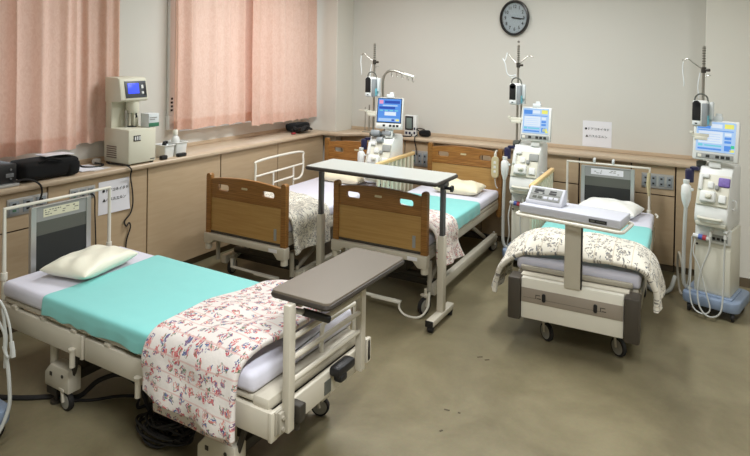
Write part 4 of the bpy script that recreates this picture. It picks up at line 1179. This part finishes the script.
    if shelf_box:
        mb = MB(); mb.box((-.06, -.02, 1.12), (.09, .10, .05), .012, Euler((R(-20), 0, R(5)))); mb.box((.05, .0, 1.12), (.10, .09, .045), .012, Euler((R(-20), 0, R(-8)))); mb.box((.0, -.06, 1.06), (.06, .07, .05), .012, Euler((R(-30), 0, 0)))
        mb.build('sensor_unit', PLASTG, ub)
    if slim or bw != 1.0:
        for q in [ub] + list(ub.children) + list(pn.children):
            q.data.transform(Matrix.Diagonal((1.05 if slim else bw, 1, 1, 1)))
    # monitor
    mon = bpy.data.objects.new('monitor', None); COL.objects.link(mon); mon.parent = t
    mon.location = (mon_off, -.03, 1.135 + mz); mon.rotation_euler = (R(-8), 0, mon_turn)
    kw = mw / .274
    mb = MB(); mb.bx(-.137 * kw, .137 * kw, -.02, .022, .0, .305, .014); mb.bx(-.04, .04, .0, .03, -.05 - mz, .02, .008)
    mb.build('bezel', PLAST, mon)
    W_, H_ = .232 * kw, .224
    mb = MB(); screen_ui(mb, W_, H_, 0, style)
    so = mb.build('screen', SC, mon, smooth=False); so.location = (0, -.0212, .068)
    if style == 'blue':
        MB().bx(-.125, .125, -.0215, -.018, .058, .30, .004).build('screen_surround', GREYD, mon)
    mb = MB(); mb.bx(-.125, .125, -.0225, -.018, .014, .052, .003)
    for k, x in enumerate((-.10, -.045, .02, .055, .09)): mb.bx(x - .014, x + .012, -.024, -.021, .022, .044, .002, 1 if k != 0 else 2)
    mb.build('key_strip', [GREYL, GREYD, WHITE] if style != 'blue' else [PLAST, GREYD, WHITE], mon)
    mb = MB(); mb.box((.0, .0, .318), (.075, .04, .04), .008); mb.box((.01, .0, .343), (.04, .03, .03), .006)
    mb.build('alarm_lamp', CLEAR, mon)
    # pole, pump, clamps
    px, py = -.115, .02
    mb = MB(); mb.cyl((px, py, .62), (px, py, 2.0), .0105, n=12); mb.bx(px - .03, px + .03, py - .03, py + .03, 1.075, 1.12, .006, 1); mb.bx(px - .02, px + .12, py - .01, py + .03, 1.05, 1.08, .004, 1)
    for k in range(7): mb.cyl((px, py, 1.86 + .02 * k), (px, py, 1.866 + .02 * k), .0125, mi=1)
    po = mb.build('drip_pole', [STEEL, GREYM], t)
    if arms == 'pair':
        mb = MB().cyl((px + .03, py + .02, 1.12), (px + .03, py + .02, 1.5), .008); mb.build('second_pole', STEEL, po)
    mb = MB()
    zt = 1.815
    mb.lathe([(.018, -.022), (.018, .022)], (px, py, zt), (0, 0, 1), 14, 1); mb.cyl((px, py, zt), (px + .045, py - .01, zt), .011, mi=1)
    if arms == 'left':
        mb.tube([(px, py, zt), (px - .07, py, zt + .05), (px - .115, py, zt + .085), (px - .145, py, zt + .065), (px - .15, py, zt + .08)], .0045, 8, sm=4)
        mb.tube([(px, py, zt - .06), (px + .03, py, zt - .04), (px + .05, py, zt - .04)], .004, 6, sm=3)
    else:
        mb.tube([(px, py, zt), (px - .06, py, zt + .06), (px - .105, py, zt + .115)], .0045, 8, sm=3)
        mb.tube([(px, py, zt), (px + .06, py, zt + .06), (px + .10, py, zt + .09), (px + .13, py, zt + .075), (px + .14, py, zt + .085)], .0045, 8, sm=3)
    mb.build('hook_arm', [STEEL, DARKM], po)
    mb = MB()
    if arms == 'left':
        mb.tube([(px - .145, py, zt + .065), (px - .148, py - .005, zt), (px - .135, py - .01, zt - .10), (px - .14, py - .005, zt - .13)], .004, 7, sm=4)
        mb.tube([(px - .02, py - .02, zt - .02), (px - .03, py - .03, zt - .12), (px - .02, py - .03, zt - .22)], .004, 6, sm=4)
    else:
        mb.tube([(px - .105, py, zt + .115), (px - .125, py - .005, zt + .04), (px - .15, py - .005, zt + .06), (px - .12, py - .01, zt + .01), (px - .10, py - .01, zt - .08), (px - .06, py - .01, zt - .10), (px - .02, py, zt - .09)], .0045, 7, sm=4)
        mb.tube([(px - .09, py, zt - .10), (px - .05, py, zt - .12), (px - .02, py, zt - .10)], .004, 6, sm=4)
    mb.build('drip_line', CLEAR, po)
    mb = MB(); mb.bx(px - .05, px + .055, py - .10, py - .012, 1.475, 1.67, .014); pu = mb.build('infusion_pump', PLAST, t)
    mb = MB().bx(px - .047, px + .012, py - .104, py - .095, 1.52, 1.655, .006); mb.cyl((px - .0175, py - .1, 1.645), (px - .0175, py - .104, 1.645), .026); mb.build('pump_window', BLACK, pu)
    mb = MB().bx(px - .045, px + .01, py - .105, py - .098, 1.485, 1.513, .004); mb.bx(px - .026, px - .008, py - .107, py - .10, 1.493, 1.503, .002, 1); mb.build('pump_keys', [CLEAR, GREYD], pu)
    mb = MB().bx(px + .016, px + .0555, py - .102, py - .02, 1.48, 1.655, .008); mb.bx(px + .052, px + .058, py - .09, py - .03, 1.49, 1.56, .003, 1); mb.build('side_door', [PLASTG, TEALP], pu)
    mb = MB().tube([(px - .045, py - .055, 1.655), (px - .035, py - .055, 1.70), (px + .0, py - .055, 1.72), (px + .04, py - .055, 1.70), (px + .05, py - .055, 1.655)], .006, 8, sm=5); mb.build('pump_handle', GREYM, pu)
    mb = MB().bx(px + .058, px + .085, py - .06, py - .02, 1.53, 1.66, .006); mb.bx(px + .05, px + .075, py - .04, py + .01, 1.48, 1.53, .004); mb.build('pole_clamp', CLEAR, pu)
    if pz:
        for q in [pu] + list(pu.children):
            q.data.transform(Matrix.Translation((0, 0, pz)))
    mb = MB().bx(px - .06, px + .06, py - .05, py - .01, 1.305, 1.335, .006); mb.bx(px - .075, px - .05, py - .055, py - .02, 1.325, 1.345, .004); mb.bx(px - .04, px + .05, py - .06, py - .01, 1.285, 1.31, .004); mb.build('line_holder', PLASTW, po)
    # bottle and suction nozzle on the left
    mb = MB().lathe([(.005, 0), (.03, .004), (.032, .09), (.024, .105)], (px - .06, -.06, .955), (0, 0, 1), 16); mb.bx(px - .06, px, -.06, .0, 1.05, 1.075, .004)
    mb.build('bottle_holder', NAVY, t)
    mb = MB().lathe([(.014, 0), (.03, .05), (.036, .10), (.034, .16), (.018, .18), (.022, .19), (.022, .21)], (px - .07, -.10, .77), (0, 0, 1), 16); mb.bx(px - .05, px - .02, -.11, -.09, .90, .92, .004); nz = mb.build('nozzle', PLAST, t)
    mb = MB().tube([(px - .07, -.10, .78), (px - .07, -.10, .74), (px - .04, -.08, .72), (px + .0, -.05, .74)] if slim else [(px - .07, -.10, .78), (px - .075, -.10, .60), (px - .08, -.09, .35), (px - .075, -.08, .18), (px - .03, -.06, .14)], .014, 8, sm=4); mb.build('nozzle_hose', TUBEM, nz)
    # tubing
    mb = MB()
    if tubes:
        mb.tube([(-.005, -.132, .60), (-.01, -.15, .48), (-.05, -.16, .35), (-.07, -.18, .2), (-.045, -.21, .08), (.02, -.215, .03), (.085, -.20, .07), (.095, -.17, .2), (.09, -.14, .42), (.09, -.13, .60)], .006, 8, sm=6)
        mb.tube([(-.11, -.115, .56), (-.115, -.14, .45), (-.07, -.15, .35), (-.02, -.17, .2), (.02, -.2, .08), (-.02, -.215, .04), (-.09, -.2, .06), (-.125, -.17, .16), (-.13, -.14, .3), (-.135, -.11, .56)], .005, 7, sm=6)
        mb.tube([(-.13, -.10, .57), (-.14, -.12, .4), (-.15, -.11, .25), (-.165, -.1, .16), (-.175, -.05, .14)], .005, 7, sm=5)
    else:
        mb.tube([(-.12, -.115, .56), (-.13, -.14, .45), (-.12, -.14, .3), (-.14, -.12, .2), (-.13, -.10, .16)], .006, 8, sm=5)
        mb.tube([(.0, -.13, .60), (-.02, -.15, .4), (.03, -.15, .2), (.08, -.14, .4), (.09, -.13, .60)], .006, 8, sm=5)
    tu = mb.build('tubing', TUBEM, t)
    if slim: tu.data.transform(kx)
    if swing:
        mb = MB().tube([(.0, .05, 1.105), (-.025, .05, 1.40), (-.03, .05, 1.64), (.01, .05, 1.72), (.08, .05, 1.735), (.18, .045, 1.71), (.26, .04, 1.69)], .012, 8, sm=5)
        sa = mb.build('swing_arm', STEEL, t)
        mb = MB().tube([(.19, .045, 1.708), (.30, .038, 1.68)], [.014, .014], 8); mb.build('arm_tip', WHITE, sa)
        mb = MB()
        for k in range(5):
            x = .06 + .055 * k; z = 1.722 - .02 * max(0, k - 1) * .8
            mb.tube([(x, .045, z), (x, .045, z - .035), (x + .012, .045, z - .045), (x + .016, .045, z - .03)], .004, 6, sm=3)
        mb.build('line_clip', STEEL, sa)
    return t
D4 = console('white dialysis console on blue-grey base beside the right-hand pillar', (-.032, 5.19, 0), R(-13), 'left', 'pale', mon_off=-.012, mw=.31, pz=-.085, bw=.9)
D3 = console('white dialysis console between weighing-table bed and bed with hand control', (-1.53, 5.42, 0), R(0), 'pair', 'bright', tubes=False, mon_off=.068, mon_turn=R(0), pz=-.02)
D2 = console('dialysis console with curved hook arm standing between the two wooden-ended beds', (-2.872, 5.10, 0), R(5), 'left', 'blue', tubes=False, swing=True, mon_off=.075, mon_turn=R(6), shelf_box=True, slim=True, mz=.035)
D1 = console('dialysis console cut off by the left picture edge, only its blue base and tubes seen', (-3.165, 1.40, 0), R(0), 'left', 'pale', tubes=False)
mb = MB()
mb.tube([(.11, .12, .74), (.17, .18, .68), (.215, .2, .58), (.24, .2, .47), (.225, .2, .41), (.2, .19, .44), (.195, .19, .52), (.17, .17, .60)], .006, 8, sm=6)
mb.tube([(.195, .19, .46), (.2, .2, .40), (.225, .2, .28), (.235, .19, .16), (.215, .12, .04), (.12, -.02, .02), (.0, -.2, .02)], .009, 8, sm=6)
mb.tube([(.24, .2, .49), (.252, .2, .45), (.256, .2, .42)], .011, 8)
mb.tube([(.18, .19, .64), (.195, .2, .50), (.185, .2, .35)], .007, 8)
mb.build('side_tubing', TUBEM, D1)

# hoses on the floor beside the right console
cord([(-.245, 5.27, .20), (-.265, 5.3, .30), (-.29, 5.4, .34), (-.30, 5.46, .2), (-.28, 5.43, .04), (-.27, 5.40, .02), (-.255, 5.37, .015)], .009, 'grey hose looping at the left of the right-hand dialysis console', CREAMD, 'hose')
cord([(-.32, 5.52, .10), (-.35, 5.40, .025), (-.42, 5.32, .018), (-.50, 5.38, .018), (-.56, 5.55, .018)], .016, 'pale hose on the floor running from right console behind the bed', TUBEM, 'hose')
cord([(-1.50, 5.865, .74), (-1.475, 5.85, .66), (-1.46, 5.86, .5), (-1.45, 5.86, .2), (-1.42, 5.84, .01)], .007, 'black cord dropping from outlet plate beside the middle dialysis console')
# blood pressure monitor and cuff on the back worktop
t = thing('vital_signs_monitor', 'small white blood pressure monitor standing on back worktop', 'monitor', (-3.01, 5.985, ZC))
MB().bx(-.075, .075, -.03, .03, .0, .235, .012).build('housing', PLAST, t)
mb = MB().bx(-.062, .038, -.034, -.028, .07, .225, .004); mb.bx(-.045, .022, -.0355, -.033, .085, .205, .002, 1); mb.build('display', [BLACK, plain('lcd_grey', rgb(120, 134, 130), .4)], t)
mb = MB()
for x in (-.045, -.002): mb.bx(x - .012, x + .012, -.034, -.029, .022, .05, .003)
for z in (.028, .075): mb.bx(.045, .065, -.034, -.029, z, z + .028, .003)
mb.build('key', NAVY, t)
MB().tube([(.02, -.02, .03), (.03, -.06, .0085), (.0, -.10, .0085), (-.08, -.10, .0085), (-.13, -.06, .0085)], .007, 7, sm=5).build('lead', RUBBER, t)
t = thing('pressure_cuff', 'black rolled blood pressure cuff beside small white monitor on back worktop', 'cuff', (-2.85, 6.00, ZC))
mb = MB().box((.0, 0, .042), (.13, .09, .075), .03, seg=3)
for v in mb.bm.verts: v.co += .008 * noise.noise_vector(v.co * 14); v.co.z = max(v.co.z, .002)
mb.build('roll', BLACKF, t, sub=1)
mb = MB().tube([(-.04, -.03, .06), (-.08, -.04, .085), (-.06, .0, .09), (.0, -.01, .085)], .006, 7, sm=4); mb.build('air_hose', RUBBER, t)
cord([(-2.93, 5.98, ZC + .02), (-2.91, 5.88, ZC + .012), (-2.90, 5.855, .95), (-2.885, 5.86, .88), (-2.88, 5.865, .80)], .006, 'dark cord from blood pressure monitor down to the outlet plate')
# rod stand and wall outlet near the corner
t = thing('rod_stand', 'two thin rods with a white cross arm standing on worktop in the corner', 'stand', (-3.575, 5.98, ZC))
mb = MB().bx(-.06, .05, -.03, .03, 0, .012, .004); mb.build('foot', CREAMD, t)
for x, h, r in ((-.035, .29, .005), (.02, .32, .008)):
    MB().cyl((x, 0, .01), (x, 0, h), r, n=10).build('rod', STEEL, t)
MB().bx(-.12, .04, -.012, .008, .245, .257, .003).build('cross_arm', WHITE, t)
t = thing('wall_outlet', 'small brown outlet plate on the back wall behind the hook-arm console', 'outlet', (-3.49, YW, 1.265))
MB().bx(-.03, .03, -.012, 0, -.06, .06, .003).build('plate', BRASS, t)
mb = MB(); mb.bx(-.014, .014, -.016, -.011, .01, .04, .002); mb.bx(-.014, .014, -.016, -.011, -.04, -.01, .002); mb.build('socket', BLACK, t)

# ------------------------------------------------------------------ cables under the nearest bed
cord([(-3.36, 1.76, .012), (-3.22, 1.84, .012), (-3.10, 1.93, .012), (-2.98, 1.99, .02), (-2.90, 2.05, .10), (-2.80, 2.12, .13), (-2.66, 2.13, .10), (-2.55, 2.10, .03), (-2.42, 2.06, .013), (-2.32, 2.04, .014)], .013, 'thick black cable arching under the nearest bed', name='floor_cable')
cord([(-3.02, 1.94, .010), (-2.90, 2.02, .010), (-2.82, 2.11, .010), (-2.72, 2.16, .012), (-2.64, 2.10, .010), (-2.60, 2.16, .010), (-2.48, 2.12, .010), (-2.38, 2.08, .012)], .008, 'thinner black cable wriggling on the floor under the nearest bed', name='floor_cable')
cord([(-2.70, 2.20, .26), (-2.68, 2.18, .15), (-2.66, 2.16, .05), (-2.58, 2.12, .035), (-2.45, 2.10, .018)], .007, 'black cable dropping from the near bed frame to the cable pile', name='floor_cable')
mb = MB(); rnd = random.Random(12)
for k in range(13):
    c = Vector((-2.30 + rnd.uniform(-.06, .06), 2.02 + rnd.uniform(-.06, .06), 0)); a0 = rnd.uniform(0, 6.28); ex = rnd.uniform(.08, .15); ey = rnd.uniform(.04, .09)
    z0 = .008 + .008 * k
    pts = []
    for j in range(9):
        a = a0 + j * .75
        pts.append(c + Vector((ex * math.cos(a) * (1 + .2 * rnd.random()), ey * math.sin(a) * (1 + .2 * rnd.random()), min(z0, .10) + rnd.uniform(0, .02))))
    mb.tube(pts, .0065, 7, sm=5)
o = mb.build('cable_pile', RUBBER); tag(recentre(o), 'tangled pile of black cable on floor beneath the sprigged quilt', 'cables')

# small scuffs on the vinyl
for k, (x, y, l, a) in enumerate(((-1.294, 3.59, .035, 40), (-1.244, 3.58, .03, 40), (-1.246, 2.96, .03, 10), (-1.18, 2.97, .014, 10), (-1.20, 2.78, .02, 60))):
    o = MB().box((0, 0, .0004), (l, .011, .0008), 0, None).build('floor_scuff', plain('scuff', rgb(70, 60, 44), .7), bpy.data.objects['floor'], loc=(x, y, 0), rotz=R(a), smooth=False)

# ------------------------------------------------------------------ light
w = bpy.data.worlds.new('daylight'); scene.world = w; w.use_nodes = True
w.node_tree.nodes['Background'].inputs['Color'].default_value = (0.86, 0.93, 1.0, 1)
w.node_tree.nodes['Background'].inputs['Strength'].default_value = 2.2
def lamp(x, y, power, sx=.3, sy=1.2, rot=0, spread=130):
    l = bpy.data.lights.new('ceiling_tube', 'AREA'); l.shape = 'RECTANGLE'; l.size = sx; l.size_y = sy; l.energy = power; l.color = (.985, 1.0, 1.0); l.spread = R(spread)
    o = bpy.data.objects.new('ceiling_tube', l); COL.objects.link(o); o.location = (x, y, HC - .03); o.rotation_euler = (0, 0, rot)
LP = 46
lamp(-2.9, 4.2, LP * 1.2, spread=170); lamp(-1.3, 4.3, LP * 1.1, spread=170); lamp(-2.3, 1.2, LP * .3); lamp(-.2, .8, LP * 2.0); lamp(.9, 3.6, LP * .9, spread=170)

# ------------------------------------------------------------------ camera
f_px, cyp, yaw, pitch, roll = 599.6, 60.8, 0.5283, 0.01217, 0.01666
cY, sY = math.cos(yaw), math.sin(yaw)
fw = Vector((-sY, cY, 0)); rt = Vector((cY, sY, 0)); upv = Vector((0, 0, 1))
f2 = fw * math.cos(pitch) - upv * math.sin(pitch); u2 = upv * math.cos(pitch) + fw * math.sin(pitch)
r3 = rt * math.cos(roll) + u2 * math.sin(roll); u3 = u2 * math.cos(roll) - rt * math.sin(roll)
cam = bpy.data.cameras.new('camera'); co = bpy.data.objects.new('camera', cam); COL.objects.link(co)
co.matrix_world = Matrix(((r3.x, u3.x, -f2.x, 0), (r3.y, u3.y, -f2.y, 0), (r3.z, u3.z, -f2.z, 1.9), (0, 0, 0, 1)))
cam.sensor_fit = 'HORIZONTAL'; cam.sensor_width = 36; cam.lens = 36 * f_px / 750
cam.shift_y = (cyp - 228) / 750
cam.clip_start = .02
scene.camera = co
vs = scene.view_settings
vs.view_transform = 'Standard'; vs.look = 'None'; vs.gamma = 1.0; vs.use_curve_mapping = False; vs.exposure = -0.2
scene.cycles.max_bounces = 10; scene.cycles.diffuse_bounces = 6; scene.cycles.glossy_bounces = 4; scene.cycles.transparent_max_bounces = 12; scene.cycles.sample_clamp_indirect = 6.0; scene.cycles.caustics_reflective = False; scene.cycles.caustics_refractive = False
scene.cycles.use_denoising = True
